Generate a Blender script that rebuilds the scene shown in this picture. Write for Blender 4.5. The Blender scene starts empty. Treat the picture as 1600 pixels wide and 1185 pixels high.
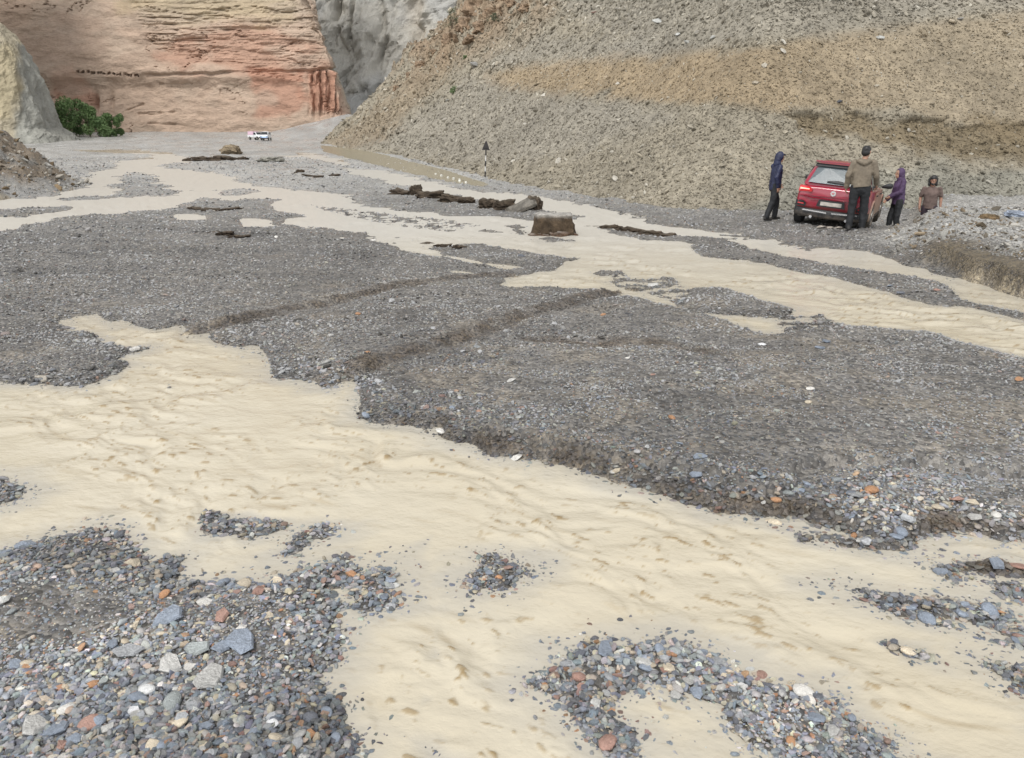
import bpy, bmesh, math, random
import numpy as np
from mathutils import Vector, Matrix, Euler

random.seed(7)
rng = np.random.default_rng(7)
SC = bpy.context.scene
COL = SC.collection
R = math.radians

# ------------------------------------------------------------------ camera
CAM_H = 1.9
PITCH = R(17.0)
FPX = 1200.0                       # focal length in pixels of the 1600 px wide photograph
cam_d = bpy.data.cameras.new('camera')
cam_d.sensor_width = 36.0
cam_d.lens = FPX / 1600.0 * 36.0
cam_d.clip_start = 0.1
cam_d.clip_end = 3000
cam = bpy.data.objects.new('camera', cam_d)
cam.location = (0, 0, CAM_H)
cam.rotation_euler = (R(90) - PITCH, 0, 0)
COL.objects.link(cam)
SC.camera = cam

# ------------------------------------------------------------------ overcast daylight
SUN_EL, SUN_AZ = R(58), R(205)
world = bpy.data.worlds.new('World')
SC.world = world
world.use_nodes = True
wn = world.node_tree
wn.nodes.clear()
w_out = wn.nodes.new('ShaderNodeOutputWorld')
w_bg = wn.nodes.new('ShaderNodeBackground')
w_sky = wn.nodes.new('ShaderNodeTexSky')
w_sky.sky_type = 'NISHITA'
w_sky.sun_disc = False
w_sky.sun_elevation = SUN_EL
w_sky.sun_rotation = SUN_AZ
w_sky.altitude = 3500
w_sky.air_density = 1.0
w_sky.dust_density = 6.0
w_sky.ozone_density = 1.0
w_hs = wn.nodes.new('ShaderNodeHueSaturation')
w_hs.inputs['Saturation'].default_value = 0.12      # a cloud deck: nearly colourless sky light
wn.links.new(w_sky.outputs[0], w_hs.inputs['Color'])
wn.links.new(w_hs.outputs[0], w_bg.inputs[0])
w_bg.inputs[1].default_value = 0.15
wn.links.new(w_bg.outputs[0], w_out.inputs[0])

sun_d = bpy.data.lights.new('sun', 'SUN')
sun_d.energy = 1.2
sun_d.angle = R(18)
sun_d.color = (1.0, 0.97, 0.92)
sun = bpy.data.objects.new('sun', sun_d)
sun.rotation_euler = (R(90) - SUN_EL, 0, R(180) - SUN_AZ)
COL.objects.link(sun)

SC.view_settings.view_transform = 'Standard'
SC.view_settings.look = 'None'
SC.view_settings.exposure = 1.17
SC.view_settings.gamma = 1.0
SC.view_settings.use_curve_mapping = False
SC.cycles.max_bounces = 5
SC.cycles.diffuse_bounces = 3
SC.cycles.glossy_bounces = 2

# ------------------------------------------------------------------ numeric helpers
_perm = np.random.default_rng(11).permutation(256)
_perm = np.concatenate([_perm, _perm, _perm])
_grad = np.random.default_rng(12).normal(size=(256, 3))
_grad /= np.linalg.norm(_grad, axis=1)[:, None]

def noise3(x, y, z):
    x, y, z = np.broadcast_arrays(np.asarray(x, float), np.asarray(y, float), np.asarray(z, float))
    xi, yi, zi = np.floor(x), np.floor(y), np.floor(z)
    fx, fy, fz = x - xi, y - yi, z - zi
    xi = xi.astype(np.int64) & 255; yi = yi.astype(np.int64) & 255; zi = zi.astype(np.int64) & 255
    u = fx*fx*fx*(fx*(fx*6-15)+10); v = fy*fy*fy*(fy*(fy*6-15)+10); w = fz*fz*fz*(fz*(fz*6-15)+10)
    out = 0.0
    for i in (0, 1):
        for j in (0, 1):
            for k in (0, 1):
                h = _perm[_perm[_perm[(xi+i) & 255] + ((yi+j) & 255)] + ((zi+k) & 255)]
                g = _grad[h]
                d = g[..., 0]*(fx-i) + g[..., 1]*(fy-j) + g[..., 2]*(fz-k)
                out = out + d * (u if i else 1-u) * (v if j else 1-v) * (w if k else 1-w)
    return out * 1.7

def fbm(x, y, z=0.0, oct=4, gain=0.5):
    s, a, f = 0.0, 1.0, 1.0
    for o in range(oct):
        s = s + a * noise3(np.asarray(x)*f + 17.3*o, np.asarray(y)*f + 5.1*o, np.asarray(z)*f + 9.7*o)
        a *= gain; f *= 2.03
    return s

def sstep(a, b, x):
    t = np.clip((np.asarray(x, float) - a) / (b - a), 0, 1)
    return t*t*(3-2*t)

def mix(a, b, t):
    return a + (b - a) * t

CP, SP = math.cos(PITCH), math.sin(PITCH)

def g_of(y):                                     # the valley floor climbs gently upstream
    return 1.35e-4 * np.maximum(0, np.asarray(y, float) - 50) ** 2

def pix_dir(px, py):
    u = (np.asarray(px, float) - 800) / FPX
    v = -(np.asarray(py, float) - 592.5) / FPX
    return u, CP + v*SP, -SP + v*CP

def to_ground(px, py, h=0.0):                    # pixel -> point on the valley floor
    u, dy, dz = pix_dir(px, py)
    lo = np.zeros_like(dz + u); hi = np.full_like(dz + u, 420.0)
    for _ in range(50):
        m = (lo + hi) / 2
        below = CAM_H + dz*m < g_of(dy*m) + h
        hi = np.where(below, m, hi); lo = np.where(below, lo, m)
    t = (lo + hi) / 2
    return u*t, dy*t, CAM_H + dz*t

def at_depth(px, py, Y):                         # pixel -> point at the world distance Y
    u, dy, dz = pix_dir(px, py)
    t = Y / dy
    return Vector((float(u*t), float(Y), float(CAM_H + dz*t)))

def gpt(px, py, h=0.0):
    x, y, z = to_ground(px, py, h)
    return Vector((float(x), float(y), float(z)))

def to_pix(x, y, z):
    dz = np.asarray(z) - CAM_H
    depth = y*CP - dz*SP
    up = y*SP + dz*CP
    depth = np.maximum(depth, 0.05)
    return 800 + FPX*x/depth, 592.5 - FPX*up/depth, depth

def poly_sd(poly, x, y):                         # signed distance, negative inside
    poly = np.asarray(poly, float)
    shp = x.shape
    x = x.ravel(); y = y.ravel()
    d2 = np.full(x.shape, 1e18); inside = np.zeros(x.shape, bool)
    n = len(poly)
    for i in range(n):
        ax, ay = poly[i]; bx, by = poly[(i+1) % n]
        ex, ey = bx-ax, by-ay
        wx, wy = x-ax, y-ay
        t = np.clip((wx*ex + wy*ey) / (ex*ex + ey*ey + 1e-12), 0, 1)
        dx, dy = wx - ex*t, wy - ey*t
        d2 = np.minimum(d2, dx*dx + dy*dy)
        c = ((ay <= y) != (by <= y)) & (x < ex*(y-ay)/(ey if ey != 0 else 1e-12) + ax)
        inside ^= c
    d = np.sqrt(d2)
    return np.where(inside, -d, d).reshape(shp)

def line_dist(pts, x, y):
    pts = np.asarray(pts, float)
    d2 = np.full(x.shape, 1e18); side = np.zeros(x.shape)
    for i in range(len(pts)-1):
        ax, ay = pts[i]; bx, by = pts[i+1]
        ex, ey = bx-ax, by-ay
        wx, wy = x-ax, y-ay
        t = np.clip((wx*ex + wy*ey) / (ex*ex + ey*ey + 1e-12), 0, 1)
        dx, dy = wx - ex*t, wy - ey*t
        q = dx*dx + dy*dy
        c = ex*wy - ey*wx
        side = np.where(q < d2, np.sign(c), side)
        d2 = np.minimum(d2, q)
    return np.sqrt(d2), side

def gpoly(pts):
    a = np.asarray(pts, float)
    x, y, _ = to_ground(a[:, 0], a[:, 1])
    return np.stack([x, y], 1)

# ------------------------------------------------------------------ object helpers
def tag(o, label=None, cat=None, group=None, kind=None):
    if label: o['label'] = label
    if cat: o['category'] = cat
    if group: o['group'] = group
    if kind: o['kind'] = kind
    return o

def link(name, me, mat=None, parent=None, loc=None, rot=None, smooth=None):
    o = bpy.data.objects.new(name, me)
    COL.objects.link(o)
    if mat is not None and me is not None and not me.materials:
        me.materials.append(mat)
    if parent is not None:
        o.parent = parent
    if loc is not None: o.location = loc
    if rot is not None: o.rotation_euler = rot
    if smooth is not None and me is not None:
        me.polygons.foreach_set('use_smooth', [smooth]*len(me.polygons))
    return o

def empty(name, loc=(0, 0, 0), rz=0.0):
    o = bpy.data.objects.new(name, None)
    o.empty_display_size = 0.2
    COL.objects.link(o)
    o.location = loc
    o.rotation_euler = (0, 0, rz)
    return o

def bm_mesh(bm, name):
    me = bpy.data.meshes.new(name)
    bmesh.ops.recalc_face_normals(bm, faces=bm.faces)
    bm.to_mesh(me); bm.free()
    return me

def grid_mesh(name, P, attrs=None, smooth=True):
    nr, nc = P.shape[:2]
    idx = np.arange(nr*nc).reshape(nr, nc)
    q = np.stack([idx[:-1, :-1], idx[:-1, 1:], idx[1:, 1:], idx[1:, :-1]], -1).reshape(-1, 4)
    me = bpy.data.meshes.new(name)
    me.vertices.add(nr*nc)
    me.vertices.foreach_set('co', P.reshape(-1).astype(np.float32))
    me.loops.add(q.size)
    me.loops.foreach_set('vertex_index', q.reshape(-1).astype(np.int32))
    me.polygons.add(len(q))
    me.polygons.foreach_set('loop_start', (np.arange(len(q))*4).astype(np.int32))
    me.polygons.foreach_set('use_smooth', np.full(len(q), smooth))
    for k, v in (attrs or {}).items():
        v = np.asarray(v, np.float32)
        if v.ndim == 3:
            a = me.attributes.new(k, 'FLOAT_COLOR', 'POINT')
            c = np.ones((nr*nc, 4), np.float32); c[:, :3] = v.reshape(-1, 3)
            a.data.foreach_set('color', c.reshape(-1))
        else:
            a = me.attributes.new(k, 'FLOAT', 'POINT')
            a.data.foreach_set('value', v.reshape(-1))
    me.update(calc_edges=True)
    return me

# ------------------------------------------------------------------ materials
class NT:
    def __init__(s, name):
        s.m = bpy.data.materials.new(name); s.m.use_nodes = True
        s.t = s.m.node_tree; s.t.nodes.clear()
        s.out = s.n('ShaderNodeOutputMaterial')
        s.b = s.n('ShaderNodeBsdfPrincipled')
        s.l(s.b.outputs[0], s.out.inputs[0])
    def n(s, t, **kw):
        d = s.t.nodes.new(t)
        for k, v in kw.items(): setattr(d, k, v)
        return d
    def l(s, a, b): s.t.links.new(a, b)
    def attr(s, name, kind='GEOMETRY'):
        return s.n('ShaderNodeAttribute', attribute_name=name, attribute_type=kind)
    def math(s, op, a, b=None, c=None):
        d = s.n('ShaderNodeMath', operation=op)
        for i, v in enumerate((a, b, c)):
            if v is None: continue
            if isinstance(v, (int, float)): d.inputs[i].default_value = v
            else: s.l(v, d.inputs[i])
        return d.outputs[0]
    def ramp(s, fac, stops):
        d = s.n('ShaderNodeMapRange', clamp=True)
        d.inputs[1].default_value, d.inputs[2].default_value = stops[0], stops[1]
        d.inputs[3].default_value, d.inputs[4].default_value = stops[2], stops[3]
        s.l(fac, d.inputs[0]); return d.outputs[0]
    def scalecol(s, col, fac):
        d = s.n('ShaderNodeVectorMath', operation='SCALE')
        s.l(col, d.inputs[0]); s.l(fac, d.inputs['Scale']); return d.outputs[0]
    def mixcol(s, fac, a, b):
        d = s.n('ShaderNodeMix', data_type='RGBA')
        for i, v in ((0, fac), (6, a), (7, b)):
            if isinstance(v, (int, float)): d.inputs[i].default_value = v
            elif isinstance(v, tuple): d.inputs[i].default_value = (*v, 1)
            else: s.l(v, d.inputs[i])
        return d.outputs[2]
    def coords(s, kind='Object'):
        return s.n('ShaderNodeTexCoord').outputs[kind]
    def noise(s, scale, detail=4, rough=0.55, vec=None):
        d = s.n('ShaderNodeTexNoise')
        d.inputs['Scale'].default_value = scale; d.inputs['Detail'].default_value = detail
        d.inputs['Roughness'].default_value = rough
        s.l(vec if vec is not None else s.coords(), d.inputs['Vector']); return d
    def voronoi(s, scale, feature='F1', vec=None):
        d = s.n('ShaderNodeTexVoronoi', feature=feature)
        d.inputs['Scale'].default_value = scale
        s.l(vec if vec is not None else s.coords(), d.inputs['Vector']); return d
    def bump(s, height, strength, dist, normal=None):
        d = s.n('ShaderNodeBump')
        d.inputs['Strength'].default_value = strength; d.inputs['Distance'].default_value = dist
        s.l(height, d.inputs['Height'])
        if normal is not None: s.l(normal, d.inputs['Normal'])
        return d.outputs[0]
    def set(s, **kw):
        for k, v in kw.items():
            i = s.b.inputs[k.replace('_', ' ')]
            if isinstance(v, (int, float)): i.default_value = v
            elif isinstance(v, tuple): i.default_value = (*v, 1) if len(v) == 3 else v
            else: s.l(v, i)
        return s

def simple(name, col, rough=0.5, metal=0.0, spec=0.5, coat=0.0, grime=0.25, scale=9.0, dirt=None, dirt_z=None):
    """plain surface with a little uneven wear"""
    t = NT(name)
    n = t.noise(scale, 5, 0.6)
    f = t.ramp(n.outputs['Fac'], (0.3, 0.7, 1.0-grime, 1.0+grime*0.4))
    rgb = t.n('ShaderNodeRGB'); rgb.outputs[0].default_value = (*col, 1)
    c = t.scalecol(rgb.outputs[0], f)
    if dirt is not None:
        sep = t.n('ShaderNodeSeparateXYZ'); t.l(t.coords(), sep.inputs[0])
        h = t.math('ADD', sep.outputs[2], t.math('MULTIPLY', t.math('SUBTRACT', n.outputs['Fac'], 0.5), 0.5))
        c = t.mixcol(t.ramp(h, (dirt_z[0], dirt_z[1], 0.9, 0.0)), c, dirt)
    t.set(Base_Color=c, Roughness=rough, Metallic=metal, Specular_IOR_Level=spec, Coat_Weight=coat)
    return t.m

# ground: colour from the mesh, broken into small stones by the shader
def mat_ground():
    t = NT('gravel_ground')
    a = t.attr('alb'); wet = t.attr('wet')
    v1 = t.voronoi(38.0); v2 = t.voronoi(11.0)
    n1 = t.noise(160.0, 4, 0.65); n2 = t.noise(5.0, 4, 0.6)
    sep1 = t.n('ShaderNodeSeparateColor'); t.l(v1.outputs['Color'], sep1.inputs[0])
    sep2 = t.n('ShaderNodeSeparateColor'); t.l(v2.outputs['Color'], sep2.inputs[0])
    f = t.math('MULTIPLY', t.ramp(sep1.outputs[0], (0, 1, 0.40, 1.60)), t.ramp(sep2.outputs[0], (0, 1, 0.82, 1.2)))
    f = t.math('MULTIPLY', f, t.ramp(n1.outputs['Fac'], (0.3, 0.7, 0.75, 1.25)))
    f = t.math('MULTIPLY', f, t.ramp(n2.outputs['Fac'], (0.3, 0.7, 0.88, 1.12)))
    c = t.scalecol(a.outputs['Color'], f)
    c = t.mixcol(t.math('MULTIPLY', sep1.outputs[1], 0.12), c, (0.16, 0.19, 0.25))
    h = t.math('ADD', t.math('MULTIPLY', v1.outputs['Distance'], -0.02), t.math('MULTIPLY', n1.outputs['Fac'], 0.006))
    t.set(Base_Color=c, Roughness=t.ramp(wet.outputs['Fac'], (0, 1, 0.75, 0.24)), Specular_IOR_Level=0.35,
          Normal=t.bump(h, 0.9, 1.0))
    return t.m

def mat_stone(kind):
    t = NT('stone_' + kind)
    if kind == 'single':
        src = t.n('ShaderNodeObjectInfo').outputs['Color']
    else:
        src = t.attr('col', 'INSTANCER').outputs['Color']
    n = t.noise(3.2, 5, 0.65); n2 = t.noise(14.0, 3, 0.6)
    f = t.math('MULTIPLY', t.ramp(n.outputs['Fac'], (0.3, 0.7, 0.72, 1.22)), t.ramp(n2.outputs['Fac'], (0.3, 0.7, 0.88, 1.12)))
    c = t.scalecol(src, f)
    t.set(Base_Color=c, Roughness=0.30, Specular_IOR_Level=0.5,
          Normal=t.bump(n2.outputs['Fac'], 0.5, 0.05))
    return t.m

def mat_scree_stone():
    t = NT('scree_stone')
    src = t.attr('col', 'INSTANCER').outputs['Color']
    n = t.noise(4.0, 4, 0.65)
    c = t.scalecol(src, t.ramp(n.outputs['Fac'], (0.3, 0.7, 0.75, 1.2)))
    t.set(Base_Color=c, Roughness=0.85, Specular_IOR_Level=0.25, Normal=t.bump(n.outputs['Fac'], 0.6, 0.1))
    return t.m

def mat_rockface(name, scale, bump_d, var=0.3, rough=0.9, stretch=(1, 1, 1)):
    t = NT(name)
    a = t.attr('alb')
    mp = t.n('ShaderNodeMapping'); mp.inputs['Scale'].default_value = stretch
    t.l(t.coords(), mp.inputs[0])
    n1 = t.noise(scale, 8, 0.62, mp.outputs[0]); n2 = t.noise(scale*7.3, 5, 0.65, mp.outputs[0])
    f = t.math('MULTIPLY', t.ramp(n1.outputs['Fac'], (0.28, 0.72, 1-var, 1+var)), t.ramp(n2.outputs['Fac'], (0.28, 0.72, 1-var*0.8, 1+var*0.8)))
    c = t.scalecol(a.outputs['Color'], f)
    h = t.math('ADD', n1.outputs['Fac'], t.math('MULTIPLY', n2.outputs['Fac'], 0.35))
    t.set(Base_Color=c, Roughness=rough, Specular_IOR_Level=0.2, Normal=t.bump(h, 0.8, bump_d))
    return t.m

def mat_water():
    t = NT('silty_water')
    al = t.attr('flow')                              # silt streaks in the current, plus ripple-front shading painted brown
    n0 = t.noise(0.7, 3, 0.5)
    c = t.mixcol(t.ramp(n0.outputs['Fac'], (0.3, 0.7, 0.0, 1.0)), (0.455, 0.402, 0.30), (0.50, 0.455, 0.36))
    c = t.mixcol(t.math('MULTIPLY', t.attr('far_glare').outputs['Fac'], 0.75), c, (0.49, 0.475, 0.44))   # whiter with distance: sky glare painted into the water colour
    c = t.mixcol(t.math('MULTIPLY', t.attr('shal').outputs['Fac'], 0.60), c, (0.34, 0.325, 0.29))     # grey bed showing through the margins
    c = t.mixcol(al.outputs['Fac'], c, (0.24, 0.165, 0.07))
    mp = t.n('ShaderNodeMapping')
    mp.inputs['Rotation'].default_value = (0, 0, R(38)); mp.inputs['Scale'].default_value = (1.0, 1.5, 1.0)
    t.l(t.coords(), mp.inputs[0])
    r1 = t.noise(9.0, 5, 0.6, mp.outputs[0]); r2 = t.noise(30.0, 3, 0.55, mp.outputs[0])
    h = t.math('ADD', t.math('MULTIPLY', r1.outputs['Fac'], 0.03), t.math('MULTIPLY', r2.outputs['Fac'], 0.0015))
    t.set(Base_Color=c, Roughness=t.ramp(t.attr('far_glare').outputs['Fac'], (0, 1, 0.09, 0.30)), IOR=1.33, Specular_IOR_Level=0.5, Normal=t.bump(h, 0.36, 1.0))
    return t.m

def mat_pool():
    t = NT('still_pool_water')
    n = t.noise(1.5, 3, 0.5)
    t.set(Base_Color=(0.27, 0.24, 0.165), Roughness=0.22, IOR=1.33, Normal=t.bump(n.outputs['Fac'], 0.06, 0.05))
    return t.m

M = {}
M['ground'] = mat_ground()
M['stone1'] = mat_stone('single')
M['stones'] = mat_stone('scatter')
M['scree'] = mat_scree_stone()
M['hill'] = mat_rockface('scree_slope', 3.0, 0.12, 0.3)
M['cliff'] = mat_rockface('layered_cliff_rock', 0.16, 1.2, 0.16, stretch=(1, 1, 2.2))
M['mount'] = mat_rockface('grey_badland', 0.10, 2.0, 0.15, stretch=(1.6, 1.6, 0.7))
M['outcrop'] = mat_rockface('tan_outcrop_rock', 0.35, 0.5, 0.18)
M['earth'] = mat_rockface('wet_earth', 5.0, 0.06, 0.45)
M['water'] = mat_water()
M['pool'] = mat_pool()

# ------------------------------------------------------------------ water layout traced from the photograph, laid on the valley floor
WATER = [
 # main stream in the foreground
 [(-700,560),(-200,592),(0,598),(60,602),(118,601),(150,590),(182,580),(208,571),(195,567),(150,568),(172,562),(215,552),(231,545),(225,541),(180,545),(146,540),(130,526),(92,522),(78,503),(110,491),(165,487),(178,498),(210,511),(250,514),(288,507),(300,522),(350,535),(405,542),(420,562),(432,592),(475,599),(490,611),(515,613),(540,598),(558,600),(561,630),(556,655),(592,660),(640,666),(690,684),(740,690),(780,712),(840,725),(900,736),(960,751),(1010,761),(1060,773),(1112,787),(1132,801),(1180,806),(1240,810),(1300,830),(1370,846),(1425,850),(1470,836),(1500,831),(1560,839),(1600,843),(1800,885),(2500,1000),(2500,2300),(560,2300),(528,1240),(524,1185),(520,1150),(514,1110),(509,1060),(519,1020),(525,985),(510,960),(515,930),(540,910),(558,890),(540,880),(470,891),(420,906),(370,900),(330,909),(280,906),(270,879),(230,881),(200,861),(165,839),(140,831),(90,839),(30,856),(0,871),(-150,930),(-700,1000)],
 # right hand stream
 [(447,312),(456,300),(494,302),(531,306),(556,321),(587,325),(616,332),(662,334),(700,339),(760,338),(830,350),(900,347),(930,342),(965,346),(1000,349),(1056,356),(1097,359),(1150,369),(1187,379),(1225,388),(1262,394),(1300,391),(1337,394),(1366,401),(1403,413),(1446,421),(1469,428),(1497,436),(1525,445),(1553,453),(1600,468),(1800,540),(2300,700),(2300,800),(1800,610),(1600,562),(1525,540),(1487,532),(1446,523),(1412,520),(1375,514),(1337,510),(1300,507),(1253,509),(1234,518),(1206,525),(1169,518),(1140,509),(1090,496),(1056,486),(1022,476),(1000,469),(953,456),(934,452),(887,450),(850,447),(805,450),(779,447),(805,434),(860,427),(880,424),(900,412),(929,405),(906,402),(869,399),(831,393),(775,386),(737,379),(700,386),(662,378),(616,369),(569,366),(546,356),(522,345),(503,334),(447,328)],
 # upper left braids
 [(0,359),(11,357),(19,350),(75,348),(90,341),(131,337),(169,335),(191,331),(253,327),(272,319),(321,309),(355,315),(370,309),(400,311),(437,307),(470,316),(470,303),(437,297),(409,292),(370,287),(359,277),(325,271),(287,267),(262,264),(240,260),(257,256),(286,254),(284,247),(266,240),(253,238),(212,236),(180,235),(120,234),(120,237),(190,238),(240,243),(244,247),(206,251),(191,254),(187,262),(156,269),(146,275),(141,294),(112,301),(75,307),(43,312),(0,312),(-300,335),(-300,395)],
 # thin sheets behind the broken slabs
 [(545,264),(600,268),(660,283),(720,296),(800,305),(870,316),(960,333),(1010,346),(1000,351),(930,339),(850,325),(760,314),(690,302),(620,287),(555,272)],
 [(470,238),(500,243),(540,254),(540,259),(495,250),(465,243)],
 [(391,343),(404,345),(413,353),(402,354)], [(286,337),(318,337),(322,343),(290,343)],
 [(668,672),(690,668),(694,674),(675,679)],
 [(470,343),(560,352),(640,380),(700,398),(760,412),(800,418),(790,421),(720,408),(640,391),(560,362),(470,349)],
 [(690,420),(740,426),(752,431),(700,428)],
]
ISLANDS = [
 [(-300,740),(0,750),(46,770),(22,785),(0,787),(-300,800)],
 [(440,866),(470,841),(500,822),(516,825),(482,851),(460,871)],
 [(548,946),(560,902),(600,880),(615,900),(611,940),(582,949)],
 [(722,905),(745,872),(775,869),(836,884),(830,896),(792,925),(742,927)],
 [(846,1072),(880,1042),(884,1012),(930,1001),(990,1001),(1050,998),(1100,1010),(1140,1030),(1150,1050),(1200,1065),(1270,1091),(1330,1131),(1382,1166),(1420,1200),(1250,1215),(1185,1182),(1130,1146),(1125,1112),(1090,1088),(1020,1062),(965,1080),(937,1110),(962,1130),(992,1146),(981,1176),(950,1170),(900,1111)],
 [(1440,886),(1460,880),(1520,878),(1600,890),(1750,915),(1700,925),(1600,906),(1540,900),(1480,909)],
 [(1320,918),(1370,920),(1430,930),(1520,945),(1600,985),(1700,1035),(1680,1050),(1600,1006),(1540,976),(1440,956),(1400,951),(1350,936)],
 [(1520,1025),(1560,1030),(1600,1050),(1700,1100),(1660,1110),(1600,1077),(1558,1056)],
 [(1555,910),(1600,914),(1700,935),(1700,950),(1600,936),(1560,926)],
 # bars in the right stream
 [(1066,470),(1084,457),(1127,454),(1169,464),(1225,479),(1241,484),(1225,497),(1197,498),(1150,491),(1112,485),(1071,478)],
 [(915,429),(934,421),(970,424),(973,430),(944,433)],
 [(944,440),(1000,437),(1042,436),(1043,449),(1000,453),(972,449)],
 [(1088,385),(1131,385),(1187,390),(1202,394),(1244,402),(1300,411),(1356,419),(1412,430),(1469,445),(1478,452),(1506,467),(1547,479),(1600,489),(1760,540),(1600,502),(1544,488),(1506,481),(1469,476),(1422,467),(1375,455),(1337,447),(1300,436),(1244,426),(1206,417),(1169,408),(1112,400)],
 [(456,314),(490,313),(520,322),(532,330),(505,331),(470,324)],
 [(775,352),(830,346),(842,370),(905,371),(905,378),(850,381),(790,368)],
 [(905,352),(960,356),(1030,368),(1060,377),(1000,376),(940,364)],
 [(1010,362),(1080,372),(1160,380),(1195,386),(1150,387),(1080,380),(1020,371)],
 # bars in the upper left braids
 [(101,311),(165,305),(172,288),(180,275),(206,268),(249,275),(266,294),(287,298),(300,302),(272,307),(225,307),(169,312),(116,314)],
 [(-200,331),(0,326),(56,324),(109,324),(97,329),(66,335),(37,341),(0,341),(-200,352)],
 [(342,303),(362,294),(400,296),(419,299),(385,307),(355,307)],
]
SHALLOW = [   # just awash: stones poking through a skin of water
 [(288,832),(300,800),(335,794),(400,797),(462,812),(432,838),(395,868),(350,858),(300,852)],
 [(172,821),(226,806),(230,826),(190,832)],
 [(640,855),(674,838),(672,850),(645,863)],
 [(655,1010),(685,970),(705,1020),(690,1040),(665,1035)],
 [(633,1102),(650,1073),(692,1078),(698,1104),(655,1118)],
 [(632,1150),(692,1146),(745,1180),(745,1215),(650,1215)],
 [(245,601),(268,596),(284,604),(258,612)],
 [(1290,832),(1440,852),(1500,838),(1480,868),(1380,872),(1250,850),(1180,815)],
 [(1350,935),(1450,960),(1600,1010),(1600,1030),(1440,975),(1360,950)],
 [(1190,890),(1330,905),(1340,935),(1260,925)],
 [(1360,1000),(1450,1010),(1480,1050),(1400,1040)],
 [(940,425),(1060,440),(1090,465),(1060,475),(960,448)],
 [(1180,495),(1290,490),(1330,512),(1230,520)],
 [(520,930),(560,945),(600,960),(560,975),(525,960)],
 [(470,318),(700,342),(760,352),(700,365),(600,352),(520,335)],
]
WATER = [gpoly(p) for p in WATER]; ISLANDS = [gpoly(p) for p in ISLANDS]; SHALLOW = [gpoly(p) for p in SHALLOW]
POOL = gpoly([(500,227),(560,233),(605,243),(660,257),(700,267),(735,279),(765,288),(755,293),(710,287),(660,276),(600,262),(555,250),(505,237)])
RUT1 = gpoly([(300,528),(400,505),(480,487),(560,470),(640,452),(720,441),(790,435)])
RUT2 = gpoly([(590,582),(630,568),(700,548),(780,520),(850,497),(920,474),(985,458)])
RUT3 = gpoly([(850,545),(930,552),(1000,545),(1080,560)])
CUTM = gpoly([(700,688),(780,713),(900,738),(1010,763),(1110,788),(1180,803),(1240,806),(1300,825),(1380,842),(1480,832),(1600,842)])
TERRACE = gpoly([(1100,768),(1150,778),(1200,786),(1235,782),(1250,765),(1290,752),(1350,748),(1440,746),(1480,760),(1600,770),(1900,800),(2000,640),(1200,640),(800,650),(760,690),(850,712),(1000,745)])
BANK_R = gpoly([(1285,396),(1337,394),(1366,400),(1403,412),(1446,419),(1469,426),(1497,434),(1525,443),(1553,451),(1600,466),(1750,520),(2300,640),(2300,330),(1700,318),(1560,318),(1440,322),(1380,345),(1300,372)])
BANK_L = np.array([(-18.2,27.3),(-19.3,33),(-20.8,39),(-24.5,43.5),(-32,47),(-70,54),(-70,14),(-23,21),(-19.5,24.5)])
CAR = gpt(1305, 352)

# ------------------------------------------------------------------ riverbed
py_rows = np.concatenate([[2300, 2000, 1800, 1650, 1540, 1460], np.arange(1400, 700, -2.6), np.arange(700, 300, -1.7), np.arange(300, 229.5, -0.9)])
_, y_rows, _ = to_ground(np.full(len(py_rows), 800.0), py_rows)
y_rows = np.concatenate([y_rows, np.linspace(y_rows[-1]+3, 430, 70)])
u_cols = np.concatenate([np.linspace(-1.6, -0.8, 30)[:-1], np.linspace(-0.8, 0.8, 560), np.linspace(0.8, 1.6, 30)[1:]])
t_rows = y_rows / 1.02
GX = u_cols[None, :] * t_rows[:, None]
GY = np.repeat(y_rows[:, None], len(u_cols), 1)

def water_sd(x, y):
    """positive on land, negative in the channels"""
    sd = np.full(x.shape, 1e9)
    for p in WATER: sd = np.minimum(sd, poly_sd(p, x, y))
    for p in ISLANDS: sd = np.maximum(sd, -poly_sd(p, x, y))
    rr = np.hypot(x, y)
    amp = np.clip(rr*0.014, 0.055, 0.5)
    sd = sd + amp*fbm(x/(amp*9), y/(amp*6), 3.0, 5, 0.68)*1.1
    a_ = x*0.84 - y*0.54; b_ = x*0.54 + y*0.84
    sd = sd - 0.22*sstep(9, 20, rr)
    sd = sd + sstep(11, 18, rr)*(np.abs(sd) < 2.5)*0.55*sstep(0.0, 0.6, fbm(x/3, y/3, 5.5, 2)+0.2)*fbm(a_/1.6, b_/0.45, 3.7, 4, 0.6)
    for p in SHALLOW:
        d = -poly_sd(p, x, y)
        w = sstep(-0.05, 0.10, d + 0.06*fbm(x/0.3, y/0.3, 8.5, 3))
        sd = mix(sd, 0.002 + 0.07*fbm(x/0.30, y/0.22, 8.0, 4, 0.6), w)
    return sd

SD = water_sd(GX, GY)

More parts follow.
